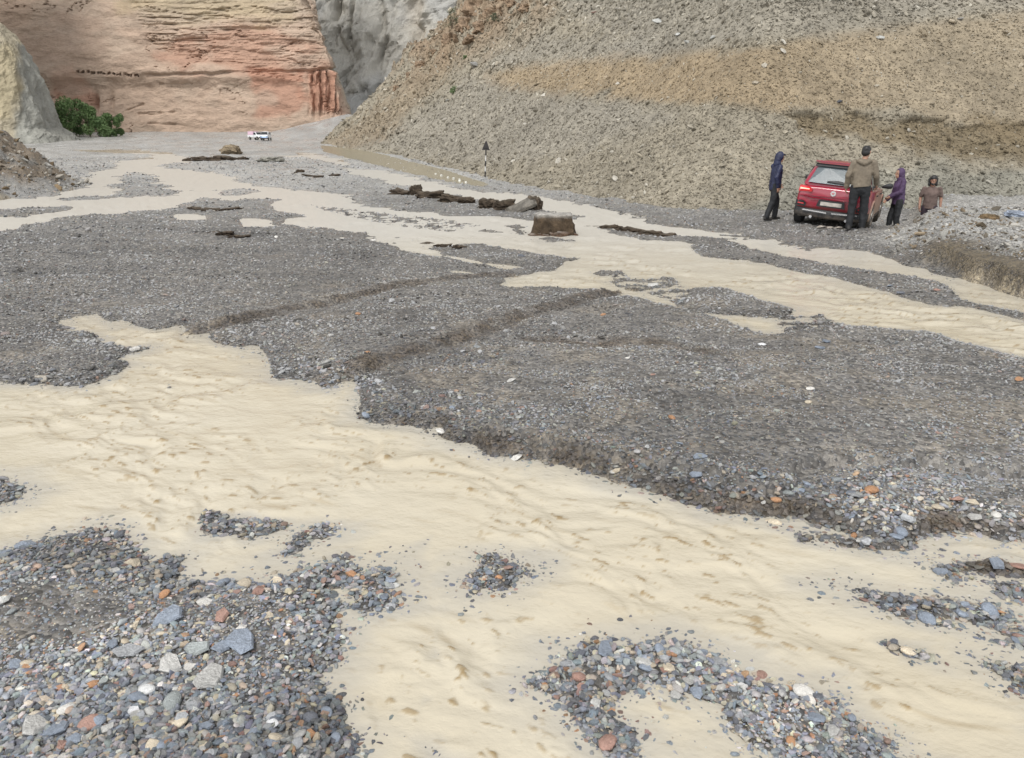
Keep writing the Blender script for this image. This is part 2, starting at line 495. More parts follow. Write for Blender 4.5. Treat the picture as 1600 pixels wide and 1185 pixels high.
def ground_height(x, y, sd):
    r = np.hypot(x, y)
    far = sstep(9, 22, r)
    isl = np.full(x.shape, 1e9)
    for p in ISLANDS[:9]: isl = np.minimum(isl, poly_sd(p, x, y))
    A = mix(0.065, 0.035, far)*mix(0.35, 1.0, sstep(0.0, 0.25, isl))
    w = mix(0.16, 0.35, far)
    h = np.where(sd > 0, A*(1-np.exp(-np.maximum(sd, 0)/w)), -0.11*(1-np.exp(np.minimum(sd, 0)/0.30)))
    land = sstep(0.0, 0.5, sd)
    h = h + land*(0.030*fbm(x/1.6, y/1.1, 1.0, 4) + 0.012*fbm(x/0.33, y/0.28, 2.0, 3)) * mix(1.0, 0.8, far)
    h = h + 0.006*fbm(x/0.08, y/0.08, 4.0, 2) * (1-far)
    # shallow scarps and lag ridges across the far bars
    st = fbm(x/2.4, y/0.9, 6.0, 4)
    h = h + sstep(9, 16, r)*sstep(0.3, 1.0, sd)*0.07*sstep(0.12, 0.2, st)
    # terrace on the middle bar with an undercut front
    td = -poly_sd(TERRACE, x, y) + 0.07*fbm(x/0.4, y/0.4, 5.0, 4)
    h = h + 0.065*sstep(0.0, 0.05, td) * sstep(0.02, 0.1, sd)
    # wheel ruts with thrown-up shoulders
    brown = np.zeros(x.shape)
    for k, (ln, wd) in enumerate(((RUT1, 0.13), (RUT2, 0.17), (RUT3, 0.16))):
        d, s = line_dist(ln, x, y)
        d = d + 0.05*fbm(x/0.3, y/0.3, 7.0+k, 3)
        sh = np.exp(-((d*s - 0.17)/0.10)**2) if k < 2 else np.exp(-(d/0.18)**2)
        h = h + (-0.045*np.exp(-(d/0.11)**2) + 0.044*sh) * (0.4 if k == 2 else 1.0) * (0.75 + 0.5*fbm(x/0.5, y/0.5, 27.0, 3))
        brown = np.maximum(brown, np.exp(-((d*s - 0.10)/wd)**2) * np.clip(0.85 + 0.9*fbm(x/0.35, y/0.2, 9.0, 4), 0, 1))
    d, s = line_dist(CUTM, x, y)
    d = d + 0.05*fbm(x/0.35, y/0.35, 28.0, 3)
    h = h + 0.035*sstep(0.0, 0.07, sd)*np.exp(-(d/0.55)**2)
    brown = np.maximum(brown, np.exp(-((sd-0.05)/0.07)**2)*sstep(0.7, 0.3, d)*np.clip(0.7 + 0.9*fbm(x/0.4, y/0.3, 29.0, 3), 0, 1))
    # right bank: a cut edge, a gravel mound, a ditch behind it
    bd = -poly_sd(BANK_R, x, y)
    px, py, _ = to_pix(x, y, 0*x)
    cut = sstep(1400, 1470, px) * sstep(4, 8, y)
    bdn = bd + 0.14*fbm(x/0.9, y/0.9, 12.0, 2)
    h = h + cut*(0.27*sstep(-0.02, 0.12, bdn) + 0.05*sstep(0.3, 0.9, bdn))
    m = np.maximum(0, bd)
    h = h + sstep(1290, 1480, px)*np.minimum(0.07*m, 0.11)*sstep(19.5, 16.5, y)*(1+0.35*fbm(x/0.9, y/0.9, 13.0, 3))*sstep(4, 8, y)
    h = h + 0.06*np.exp(-(((x-8.9)/1.5)**2 + ((y-15.2)/0.9)**2)) + 0.08*np.exp(-(((x-9.6)/1.1)**2 + ((y-18.0)/0.6)**2))
    h = h - 0.95*np.exp(-(((x-11.4)/1.25)**2 + ((y-20.9)/1.3)**2)) - 0.22*np.exp(-(((x-9.8)/0.9)**2 + ((y-20.0)/1.0)**2)) - 0.12*np.exp(-(((x-8.9)/0.6)**2 + ((y-20.2)/2.2)**2))
    # left earth bank
    ld = -poly_sd(BANK_L, x, y) + 1.0*fbm(x/4.0, y/4.0, 14.0, 4)
    lb = np.clip(ld*0.62, 0, 2.9) * (1+0.25*fbm(x/1.5, y/1.5, 15.0, 4)) + 0.18*sstep(0, 1.0, ld)*fbm(x/0.6, y/0.6, 16.0, 3)
    h = h + np.maximum(lb, 0)
    # hummocks upstream, talus fan under the cliff corner
    h = h + sstep(60, 110, y)*0.25*fbm(x/14, y/9, 17.0, 4)
    tx = (x+50)/24; ty = (y-248)/58
    h = h + 5.5*np.maximum(0, 1-np.hypot(tx, ty))**1.1
    pd = -poly_sd(POOL, x, y)
    h = np.where(pd > 0, np.minimum(h, -0.05), h)
    h = h + g_of(y)
    return h, np.clip(brown, 0, 1), bdn, ld

GZ, BROWN, BDN, LDN = ground_height(GX, GY, SD)
GPX, GPY, GDEP = to_pix(GX, GY, GZ)
GR = np.hypot(GX, GY)

def C(*c): return np.array(c, float)
alb = np.zeros(GX.shape + (3,)) + C(0.135, 0.125, 0.11)
n_big = fbm(GX/1.8, GY/1.2, 21.0, 4)[..., None]
alb = alb * (1 + 0.28*n_big)
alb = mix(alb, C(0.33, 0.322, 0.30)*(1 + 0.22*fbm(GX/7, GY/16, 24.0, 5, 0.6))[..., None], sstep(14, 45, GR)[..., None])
# silt left between the stones on the middle bar
alb = mix(alb, C(0.19, 0.165, 0.13), (sstep(0.05, 0.5, fbm(GX/0.9, GY/0.6, 22.0, 4)) * sstep(14, 8, GR) * 0.7)[..., None])
wetm = sstep(0.30, 0.0, SD)
alb = mix(alb, alb*0.72, (wetm*sstep(18, 6, GR))[..., None])
alb = mix(alb, C(0.075, 0.056, 0.036), (np.clip(BROWN, 0, 1)*0.85)[..., None])
bx = sstep(1400, 1470, GPX)*sstep(4, 8, GY)
cutm = bx*sstep(-0.05, 0.05, BDN)*sstep(0.9, 0.3, BDN)
alb = mix(alb, C(0.105, 0.082, 0.048), (np.clip(cutm, 0, 1)*0.9)[..., None])
alb = mix(alb, C(0.33, 0.32, 0.295), (sstep(0.5, 1.2, BDN)*sstep(1290, 1340, GPX)*0.8)[..., None])
lm = sstep(0.1, 0.9, LDN)*(GX < -10)
alb = mix(alb, mix(C(0.165, 0.125, 0.08), C(0.19, 0.18, 0.16), sstep(-0.2, 0.5, fbm(GX/1.5, GY/1.5, GZ/1.2, 4))[..., None]), (lm*0.95)[..., None])
under = sstep(0.02, -0.05, SD)
alb = mix(alb, C(0.30, 0.25, 0.17), (under*0.8)[..., None])
wet = np.clip(0.35 + 0.65*wetm + 0.35*sstep(10, 30, GR) + 0.7*fbm(GX/2.6, GY/0.9, 23.0, 4), 0, 1) * (1-lm)
GP = np.stack([GX, GY, GZ], -1)
riverbed = tag(link('riverbed', grid_mesh('riverbed', GP, {'alb': alb, 'wet': wet}), M['ground']),
               'grey gravel riverbed with braided bars and wheel ruts', 'riverbed', kind='structure')

def ground_at(x, y):
    """height of the built riverbed at world x, y (bilinear on its own grid)"""
    x = np.asarray(x, float); y = np.asarray(y, float)
    fi = np.interp(y, y_rows, np.arange(len(y_rows)))
    fj = np.interp(x/(y/1.02), u_cols, np.arange(len(u_cols)))
    i = np.clip(np.floor(fi).astype(int), 0, len(y_rows)-2); j = np.clip(np.floor(fj).astype(int), 0, len(u_cols)-2)
    a, b = fi-i, fj-j
    def lerp(F):
        return F[i, j]*(1-a)*(1-b) + F[i+1, j]*a*(1-b) + F[i, j+1]*(1-a)*b + F[i+1, j+1]*a*b
    return lerp

def gz(x, y):
    return float(ground_at(x, y)(GZ))

# ------------------------------------------------------------------ water sheets
ca, sa = math.cos(R(-33)), math.sin(R(-33))      # current runs to the near right
def ripples(x, y, sd):
    r = np.hypot(x, y)
    a = x*ca + y*sa; b = -x*sa + y*ca            # along / across the flow
    wb = 0.10*fbm(x/0.5, y/0.5, 31.0, 2)
    n1 = fbm(a/0.40 + wb*5, b/0.22 + wb*7, 32.0, 3)
    n2 = fbm(a/1.1, b/0.7, 33.0, 2)
    rough = sstep(-0.30, 0.35, fbm(x/1.3, y/0.9, 34.0, 2) + 0.15)
    act = sstep(-0.02, -0.30, sd)
    amp = mix(0.014, 0.022, sstep(5, 14, r))
    h = act*(amp*n1*(0.3+rough) + 0.008*n2)
    n3 = fbm(a/0.11 + wb*9, b/0.050 + wb*9, 35.0, 3, 0.6)
    n4 = fbm(a/0.24 + wb*9, b/0.09 + wb*9, 38.0, 3, 0.55)
    crest = sstep(0.42, 0.85, n3 + 0.2*n1)*rough*act + 0.8*sstep(0.70, 1.0, n4)*rough*act*sstep(3.0, 4.5, r)     # small breaking fronts; their duller, less reflecting faces are painted brown
    streak = sstep(0.45, 1.1, fbm(a/0.7, b/0.10 + wb*7, 36.0, 3)) * act
    return h + 0.007*np.clip(crest, 0, 1), np.clip(0.85*crest + 0.32*streak, 0, 1)

sel = y_rows < 120
wy = y_rows[sel]
WX, WY, WSD = GX[sel], GY[sel], SD[sel]
rh, flow = ripples(WX, WY, WSD)
WZ = g_of(WY) + 0.0 + rh
# keep only the cells over or beside the channels
nr, nc = WX.shape
WP = np.stack([WX, WY, WZ], -1)
shal = sstep(-0.26, 0.0, WSD + 0.10*fbm(WX/0.5, WY/0.3, 37.0, 4))*sstep(14, 8, np.hypot(WX, WY))
far_glare = sstep(8, 19, np.hypot(WX, WY))  # distance mask for the sky glare painted on the far water
wme = grid_mesh('stream_water', WP, {'flow': flow*sstep(18, 9, np.hypot(WX, WY)), 'shal': shal, 'far_glare': far_glare})
keep = (WSD < 0.25 + 0.02*np.hypot(WX, WY)).reshape(-1)
bm = bmesh.new(); bm.from_mesh(wme)
bm.verts.ensure_lookup_table()
bmesh.ops.delete(bm, geom=[v for v in bm.verts if not keep[v.index]], context='VERTS')
bm.to_mesh(wme); bm.free()
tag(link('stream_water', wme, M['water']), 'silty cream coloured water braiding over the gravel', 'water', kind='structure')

pm = bmesh.new()
pv = [pm.verts.new((x, y, 0.0)) for x, y in POOL]
pf = pm.faces.new(pv)
bmesh.ops.triangulate(pm, faces=[pf]); bmesh.ops.subdivide_edges(pm, edges=pm.edges, cuts=3, use_grid_fill=True)
for v in pm.verts: v.co.z = float(g_of(v.co.y)) + 0.012
pme = bm_mesh(pm, 'pool_water')
if pme.polygons[0].normal.z < 0: pme.flip_normals()
tag(link('pool_water', pme, M['pool']), 'still olive pool along the foot of the scree slope', 'water', kind='structure')

# ------------------------------------------------------------------ slopes and cliffs: a foot line swept up a profile
def catmull(pts, n=40):
    p = np.asarray(pts, float)
    p = np.vstack([2*p[0]-p[1], p, 2*p[-1]-p[-2]])
    out = []
    for i in range(1, len(p)-2):
        t = np.linspace(0, 1, n, endpoint=False)[:, None]
        out.append(0.5*((2*p[i]) + (-p[i-1]+p[i+1])*t + (2*p[i-1]-5*p[i]+4*p[i+1]-p[i+2])*t**2 + (-p[i-1]+3*p[i]-3*p[i+1]+p[i+2])*t**3))
    out.append(p[-2][None])
    return np.vstack(out)

def sweep(base, ns, k_off, k_z, side=1, smooth_n=25, weight=None, angle=None):
    """returns points (nk, ns, 3), inward normals (ns, 2), foot points (ns, 2)"""
    c = catmull(base)
    seg = np.linalg.norm(np.diff(c, axis=0), axis=1)
    w = 1/np.maximum(6, np.hypot(*((c[1:]+c[:-1])/2).T)) if weight is None else weight((c[1:]+c[:-1])/2)
    cum = np.concatenate([[0], np.cumsum(seg*w)])
    s = np.linspace(0, cum[-1], ns)
    f = np.stack([np.interp(s, cum, c[:, 0]), np.interp(s, cum, c[:, 1])], 1)
    tan = np.gradient(f, axis=0); tan /= np.linalg.norm(tan, axis=1)[:, None]
    ker = np.hanning(2*smooth_n+1); ker /= ker.sum()
    tp = np.vstack([np.repeat(tan[:1], smooth_n, 0), tan, np.repeat(tan[-1:], smooth_n, 0)])
    tan = np.stack([np.convolve(tp[:, 0], ker, 'valid'), np.convolve(tp[:, 1], ker, 'valid')], 1)
    tan /= np.linalg.norm(tan, axis=1)[:, None]
    nrm = np.stack([tan[:, 1], -tan[:, 0]], 1)*side
    if angle is not None:                        # uphill direction given along the foot line, so that the rows never cross
        ci = np.linspace(0, len(base)-1, len(c)); cc = np.concatenate([[0], np.cumsum(seg*w)])
        an = np.interp(np.interp(s, cc, ci), np.arange(len(base)), np.radians(angle))
        kk = np.hanning(61); kk /= kk.sum()
        an = np.convolve(np.concatenate([np.repeat(an[:1], 30), an, np.repeat(an[-1:], 30)]), kk, 'valid')
        nrm = np.stack([np.cos(an), np.sin(an)], 1)
    k_off = np.asarray(k_off); k_z = np.asarray(k_z)
    if k_off.ndim == 1: k_off = np.repeat(k_off[:, None], ns, 1)
    if k_z.ndim == 1: k_z = np.repeat(k_z[:, None], ns, 1)
    P = np.zeros(k_off.shape + (3,))
    P[..., :2] = f[None] + nrm[None]*k_off[..., None]
    P[..., 2] = k_z + g_of(f[:, 1])[None]
    return P, nrm, f

def blur_poly(poly, px, py, soft, nz=0.0):
    """1 inside a pixel-space outline of a patch of soil or rock, 0 outside, with a ragged edge"""
    return sstep(soft, -soft, poly_sd(poly, px, py) + nz)

# --- right hand scree slope
HB = [(60,17),(40,19.5),(26,21.5),(16,23.0),(10.5,23.2),(7.2,22.6)]
for q in ((1040,329),(870,303),(765,286),(700,266),(605,242),(505,226)):
    v = gpt(*q); HB.append((v.x, v.y))
HB += [(HB[-1][0]-1.5, HB[-1][1]+9), (HB[-1][0]+8, HB[-1][1]+26), (HB[-1][0]+55, HB[-1][1]+55), (HB[-1][0]+130, HB[-1][1]+70)]
NK, NS = 250, 620
tt = np.linspace(0, 1, NK)
toff = 0.0 + 16*tt + 54*tt**3
HP, HN, HF = sweep(HB, NS, toff, 0*toff, side=1, smooth_n=14, angle=[98, 94, 88, 80, 74, 68, 60, 52, 44, 38, 31, 22, 10, -8, -25, -35])
print('hill feet', len(HB))
fd = HF[:, 1]
slope = np.interp(fd, [0, 30, 60, 120, 200], [0.74, 0.76, 0.80, 0.92, 0.95])
T = np.repeat(toff[:, None], NS, 1)
zz = slope[None]*(T - 1.2*(1-np.exp(-T/1.2))*0.5)
Xh, Yh = HP[..., 0], HP[..., 1]
rise = sstep(0, 4, T)
farh = sstep(40, 120, fd)[None]
zz = zz + rise*(1.0*fbm(Xh/9, Yh/9, 41.0, 4)*mix(0.5, 1.6, farh) + 0.15*fbm(Xh/1.6, Yh/1.6, zz/1.6, 4)) + sstep(0, 0.6, T)*0.045*fbm(Xh/0.45, Yh/0.45, zz/0.45, 3)
# craggy rib near the skyline of the nose
crag = sstep(0.05, 0.5, fbm(Xh/7, Yh/7, zz/4, 4)) * sstep(60, 130, fd)[None] * sstep(8, 20, zz)
zz = zz + 2.6*crag
HP[..., 2] += zz - 0.25
hpx, hpy, hdep = to_pix(HP[..., 0], HP[..., 1], HP[..., 2])
# overhanging lip of earth above the people
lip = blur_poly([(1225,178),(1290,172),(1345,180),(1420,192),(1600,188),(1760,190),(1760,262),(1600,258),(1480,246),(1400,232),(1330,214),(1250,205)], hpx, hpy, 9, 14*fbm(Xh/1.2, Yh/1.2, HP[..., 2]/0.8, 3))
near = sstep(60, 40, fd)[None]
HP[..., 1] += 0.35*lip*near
nzs = 16*fbm(Xh/2.5, Yh/2.5, HP[..., 2]/2.0, 4)
halb = np.zeros(HP.shape) + C(0.285, 0.255, 0.195)
ochre = blur_poly([(755,118),(800,103),(860,96),(1000,88),(1200,66),(1420,40),(1600,18),(1900,0),(1900,260),(1600,215),(1400,178),(1260,165),(1100,158),(920,152),(820,142),(765,134)], hpx, hpy, 8, nzs*0.8)
halb = mix(halb, C(0.305, 0.24, 0.155), (ochre*mix(0.95, 0.5, sstep(1100, 1500, hpx)))[..., None])
grey = blur_poly([(520,232),(600,205),(690,150),(755,118),(770,90),(850,60),(980,60),(1030,85),(880,95),(765,112),(800,142),(980,160),(1050,185),(930,230),(760,262),(640,245)], hpx, hpy, 16, nzs)
halb = mix(halb, C(0.265, 0.25, 0.215), (grey*0.45)[..., None])
brownf = blur_poly([(505,228),(560,190),(610,145),(660,98),(700,62),(730,70),(700,120),(650,165),(600,215),(550,235)], hpx, hpy, 10, nzs)
halb = mix(halb, C(0.25, 0.195, 0.13), (brownf*0.6)[..., None])
halb = mix(halb, C(0.27, 0.19, 0.12), (np.clip(crag*1.3, 0, 1)*0.7)[..., None])
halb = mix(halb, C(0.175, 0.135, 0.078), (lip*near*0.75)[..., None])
lowg = blur_poly([(1150,330),(1250,262),(1400,250),(1600,270),(1760,300),(1760,380),(1150,380)], hpx, hpy, 14, nzs)
halb = mix(halb, C(0.25, 0.245, 0.205), (lowg*0.75)[..., None])
topg = blur_poly([(830,-40),(900,30),(1030,90),(1150,70),(1400,35),(1600,8),(1700,-60)], hpx, hpy, 16, nzs)
halb = mix(halb, C(0.27, 0.25, 0.205), (topg*0.7)[..., None])
halb = halb * C(0.865, 0.86, 0.865) * (1 + 0.16*fbm(Xh/3.0, Yh/3.0, HP[..., 2]/3.0, 4))[..., None]
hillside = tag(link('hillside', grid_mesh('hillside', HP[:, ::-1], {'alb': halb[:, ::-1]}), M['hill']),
               'steep scree hillside with an ochre band above the car', 'hillside', kind='structure')

# --- red and tan cliff across the valley
CB = [(-330,215),(-280,228),(-215,243)]
for q, Y in (((190,198),250),((300,201),252),((430,206),252)):
    v = at_depth(q[0], q[1], Y); CB.append((v.x, Y))
v = at_depth(528, 192, 256); CB += [(v.x, 256), (v.x+3.5, 264), (v.x+1, 285), (v.x-12, 330)]
NK, NS = 230, 560
kz = np.linspace(-8, 130, NK)
kz = np.concatenate([np.linspace(-6, 52, 175), np.linspace(53, 150, 55)])
ko = np.interp(kz, [-8, 0, 3, 13, 26, 38, 60, 150], [-4, 0, 0.6, 4.0, 8.5, 12.5, 24, 90])
CPt, CN, CF = sweep(CB, NS, ko, kz, side=-1, smooth_n=22, weight=lambda c: np.where((c[:, 1] > 262) | (c[:, 0] < -190), 0.35, 1.0))
cx, cy, cz = CPt[..., 0], CPt[..., 1], CPt[..., 2]
qpx, qpy, _ = to_pix(cx, cy, cz)
along = np.cumsum(np.concatenate([[0], np.linalg.norm(np.diff(CF, axis=0), axis=1)]))[None] + 0*cz
dsp = 1.6*fbm(cx/26, cy/26, cz/22, 4)
crack = [(170,-60),(188,0),(205,25),(232,72),(262,92),(300,98),(380,112)]
cd, cs = line_dist(crack, qpx, qpy)
right = np.where(cs < 0, 1.0, 0.0)
rz = sstep(-3, 9, -cs*cd)                          # 1 on the bedded side of the diagonal joint
bed = fbm(cx/16, cy/16, cz/1.3, 4, 0.55)
bed2 = np.abs(fbm(cx/30, cy/30, cz/3.6, 2))
dsp = dsp + rz*sstep(128, 112, qpy)*(0.38*np.round(bed*2.2)/2.2 + 0.18*bed - 0.8*sstep(0.07, 0.0, bed2)) + 2.2*(1-rz)*sstep(140, 118, qpy)
blk_ = fbm(cx/7, cy/7, cz/4, 3)
dsp = dsp + 0.35*fbm(cx/5, cy/5, cz/2.5, 4) + 0.5*np.round(blk_*3)/3*rz - 0.9*sstep(0.05, 0.0, np.abs(fbm(cx/11, cy/11, cz/5, 4)))*sstep(0.0, 0.4, fbm(cx/20, cy/20, cz/20, 2))
# long bedding joint and the slightly recessed lower storey
joint_y = np.interp(qpx, [0, 120, 220, 330, 420, 520, 600], [112, 112, 119, 116, 112, 108, 108])
jd = qpy - joint_y + 2*fbm(cx/6, cy/6, 51.0, 2)
dsp = dsp - 1.3*np.exp(-(jd/2.2)**2)*sstep(215, 250, qpx) - 0.9*sstep(-1, 3, jd)*sstep(205, 240, qpx)
# fluted columns at the right end, a niche beside the shrubs
fl = sstep(478, 492, qpx)*sstep(540, 520, qpx)*sstep(0, 6, jd)*sstep(80, 60, jd)
dsp = dsp + fl*1.6*np.sin(qpx/11.5*2*np.pi + 2.8*fbm(cx/5, cy/5, cz/9, 3))*(0.7+0.8*fbm(cx/3, cy/3, cz/5, 3))
dsp = dsp - 2.5*np.exp(-((qpx-148)/4.5)**2 - ((qpy-160)/14)**2) - 1.4*np.exp(-((qpx-173)/4)**2 - ((qpy-160)/16)**2)
for (ax, ay, bx_, by_) in ((190,175,222,163),(215,178,270,176),(230,193,285,196),(250,132,300,131)):
    d, _ = line_dist([(ax, ay), (bx_, by_)], qpx, qpy); dsp = dsp - 0.55*np.exp(-((d + 2.0*fbm(cx/3, cy/3, cz/3, 2))/1.5)**2)
# row of small cave mouths
for k in range(19):
    hx = 126 + 5.1*k + 1.2*math.sin(k*2.3); hy = 113.0 + 0.32*k*1.0 + 0.8*math.sin(k*1.7)
    rr = 1.25 + 0.35*math.sin(k*3.1)
    dsp = dsp - 3.2*np.exp(-(((qpx-hx)/rr)**2 + ((qpy-hy)/1.5)**2)**2)
CPt[..., :2] -= CN[None]*dsp[..., None]
tan_c = C(0.42, 0.315, 0.24); red_c = C(0.385, 0.215, 0.15); yel_c = C(0.42, 0.335, 0.215)
nz = fbm(cx/12, cy/12, cz/6, 4)
calb = np.zeros(CPt.shape) + tan_c
redm = blur_poly([(250,95),(300,45),(380,40),(440,50),(490,75),(520,110),(545,175),(480,180),(470,120),(390,118),(300,118)], qpx, qpy, 16, 22*nz)
redm2 = blur_poly([(395,115),(470,112),(475,178),(450,186),(400,180)], qpx, qpy, 9, 14*nz)
redm3 = blur_poly([(78,110),(118,105),(140,130),(152,170),(120,160),(85,158)], qpx, qpy, 6, 8*nz)
redm4 = blur_poly([(482,112),(522,112),(528,170),(488,175)], qpx, qpy, 4, 4*nz)
calb = mix(calb, red_c, np.clip(0.62*redm + 0.75*redm2 + 0.7*redm3 + 0.6*redm4, 0, 0.95)[..., None])
ym = blur_poly([(190,-40),(200,15),(260,35),(380,30),(460,35),(470,-40)], qpx, qpy, 14, 16*nz)
calb = mix(calb, yel_c, (ym*0.8)[..., None])
pale = sstep(0.1, 0.6, fbm(cx/18, cy/18, cz/9, 3))
calb = mix(calb, C(0.43, 0.345, 0.27), (pale*0.5)[..., None])
calb = calb*(1 + 0.12*fbm(cx/10, cy/10, cz/0.9, 4)*rz)[..., None]
calb = mix(calb, C(0.30, 0.27, 0.215), (sstep(515, 545, qpx)*sstep(60, 110, qpx*0 + qpy)*0 + sstep(258, 275, cy)*0.8)[..., None])
cliff = tag(link('cliff', grid_mesh('cliff', CPt, {'alb': calb}, smooth=False), M['cliff']),
            'red and tan layered rock cliff closing the valley', 'cliff', kind='structure')

# --- grey gullied mountain behind
MB = [(-150,345),(-95,352),(-52,348),(-30,335),(0,338),(40,330),(120,310)]
NK, NS = 200, 420
kz = np.linspace(-4, 190, NK)
ko = np.interp(kz, [-4, 0, 8, 30, 80, 190], [-10, 0, 14, 34, 62, 130])
MP, MN, MF = sweep(MB, NS, ko, kz, side=-1, smooth_n=30, weight=lambda c: np.ones(len(c)))
mx, my, mz = MP[..., 0], MP[..., 1], MP[..., 2]
al = (np.cumsum(np.concatenate([[0], np.linalg.norm(np.diff(MF, axis=0), axis=1)]))[None] + 0*mz)
wob = 9*fbm(al/40, mz/35, 61.0, 3)
rid = np.abs(np.sin((al + wob + mz*0.16)/13.0*np.pi)) ; rid2 = np.abs(np.sin((al*1.0 - mz*0.12 + 1.5*wob)/5.4*np.pi + 1.3))
up = sstep(5, 26, mz)
dsp = up*(6.5*(rid-0.55) + 2.4*(rid2-0.5)) + 4.5*fbm(al/14, mz/22, 62.0, 6, 0.58)*mix(0.4, 1.0, up)
mpx, mpy, _ = to_pix(mx, my, mz)
for (x0, y0, x1, y1, dep) in ((524,-40,526,30,9),(557,-40,549,60,8)):
    d, _ = line_dist([(x0, y0), (x1, y1)], mpx, mpy); dsp = dsp - dep*np.exp(-(d/4.0)**2)
MP[..., :2] -= MN[None]*dsp[..., None]
malb = np.zeros(MP.shape) + C(0.41, 0.39, 0.345)
malb = mix(malb, C(0.37, 0.365, 0.345), (sstep(-0.2, 0.5, fbm(al/20, mz/30, 63.0, 4))*0.9)[..., None])
malb = mix(malb, C(0.44, 0.39, 0.32), (sstep(0.0, 0.6, fbm(al/9, mz/20, 64.0, 4))*sstep(640, 700, mpx + 30*up)*0.8)[..., None])
mountain = tag(link('far_mountain', grid_mesh('far_mountain', MP, {'alb': malb}, smooth=False), M['mount']),
               'grey gullied mountainside seen between cliff and scree slope', 'mountain', kind='structure')

# --- rounded tan outcrop at the left edge
OB = [(-211,150),(-161.5,158),(-126.5,168)]
v = at_depth(48, 219, 176); OB.append((v.x, 176))
v = at_depth(100, 217, 184); OB += [(v.x, 186), (v.x-4, 197), (v.x-18, 215), (v.x-40, 240)]
kz = np.concatenate([np.linspace(-2, 34, 110), np.linspace(35, 85, 40)])
ko = np.interp(kz, [-2, 0, 1.2, 3.0, 6, 12, 17, 21, 25, 29, 34, 85], [-1.2, 0, 1.4, 4.0, 4.6, 5.6, 7.2, 8.8, 11.8, 16.5, 24, 75])
OP, ON, OF = sweep(OB, 300, ko, kz, side=-1, smooth_n=30, weight=lambda c: np.ones(len(c)))
ox, oy, oz = OP[..., 0], OP[..., 1], OP[..., 2]
dsp = 0.9*fbm(ox/7, oy/7, oz/14, 4) + 0.45*fbm(ox/1.8, oy/1.8, oz/3.0, 4, 0.6) + 0.5*np.sin((OF[:, 0][None] + 2*fbm(ox/9, oy/9, oz/12, 2))*0.75)
OP[..., :2] -= ON[None]*dsp[..., None]
opx, opy, _ = to_pix(ox, oy, oz)
oalb = np.zeros(OP.shape) + C(0.305, 0.27, 0.20)
oalb = mix(oalb, C(0.25, 0.25, 0.225), (sstep(22, 36, opx + 10*fbm(ox/5, oy/5, oz/8, 3))*0.9)[..., None])
oalb = mix(oalb, C(0.335, 0.285, 0.185), (blur_poly([(-60,60),(25,70),(28,150),(12,180),(-60,200)], opx, opy, 8, 14*fbm(ox/4, oy/4, oz/4, 3))*0.7)[..., None])
oalb = oalb*(1 + 0.16*fbm(ox/3, oy/3, oz/6, 4))[..., None]
outcrop = tag(link('rock_outcrop', grid_mesh('rock_outcrop', OP, {'alb': oalb}, smooth=False), M['outcrop']),
              'smooth rounded tan rock outcrop at the left edge beside the shrubs', 'outcrop', kind='structure')

# ------------------------------------------------------------------ stones
def stone_mesh(name, kind, seed, mat):
    r = random.Random(seed)
    bm = bmesh.new()
    if kind == 'slab':                       # split slate: a thin irregular plate with chipped edges
        n = r.randint(5, 7)
        a0 = r.random()*6.28
        top, bot = [], []
        th = r.uniform(0.10, 0.20)
        for i in range(n):
            a = a0 + (i + r.uniform(-0.28, 0.28))*2*math.pi/n
            rad = r.uniform(0.38, 0.54)
            x, y = rad*math.cos(a), rad*math.sin(a)*r.uniform(0.62, 0.8)
            top.append(bm.verts.new((x*0.86, y*0.86, th + r.uniform(-.03, .03))))
            bot.append(bm.verts.new((x, y, -0.02 + r.uniform(-.03, .03))))
        low = [bm.verts.new((v.co.x*0.8, v.co.y*0.8, -th)) for v in bot]
        bmesh.ops.convex_hull(bm, input=bm.verts)
    elif kind == 'chunk':                    # angular broken rock
        for i in range(13):
            v = Vector((r.gauss(0, 1), r.gauss(0, 1), r.gauss(0, 1))).normalized()*r.uniform(0.42, 0.55)
            bm.verts.new((v.x, v.y*0.75, v.z*0.55))
        g = bmesh.ops.convex_hull(bm, input=bm.verts)
        loose = [v for v in bm.verts if not v.link_faces]
        bmesh.ops.delete(bm, geom=loose, context='VERTS')
    else:                                    # water-worn pebble
        bmesh.ops.create_icosphere(bm, subdivisions=2, radius=0.5)
        o = Vector((r.random()*50, r.random()*50, r.random()*50))
        cz = r.uniform(0.42, 0.7); cy = r.uniform(0.65, 0.9)
        for v in bm.verts:
            d = 1 + 0.22*float(noise3(v.co.x*2.2+o.x, v.co.y*2.2+o.y, v.co.z*2.2+o.z))
            v.co = Vector((v.co.x*d, v.co.y*d*cy, v.co.z*d*cz))
    loose = [v for v in bm.verts if not v.link_faces]
    if loose: bmesh.ops.delete(bm, geom=loose, context='VERTS')
    me = bm_mesh(bm, name)
    me.polygons.foreach_set('use_smooth', [kind == 'round']*len(me.polygons))
    me.materials.append(mat)
    return me

KINDS = ['slab']*5 + ['chunk']*4 + ['round']*3
def variants(mat, kinds=KINDS, off=0):
    obs = []
    for i, k in enumerate(kinds):
        me = stone_mesh('stone_shape', k, 100+i+off, mat)
        obs.append(bpy.data.objects.new('stone_shape', me))   # not linked: only a shape for the scatter
    return obs

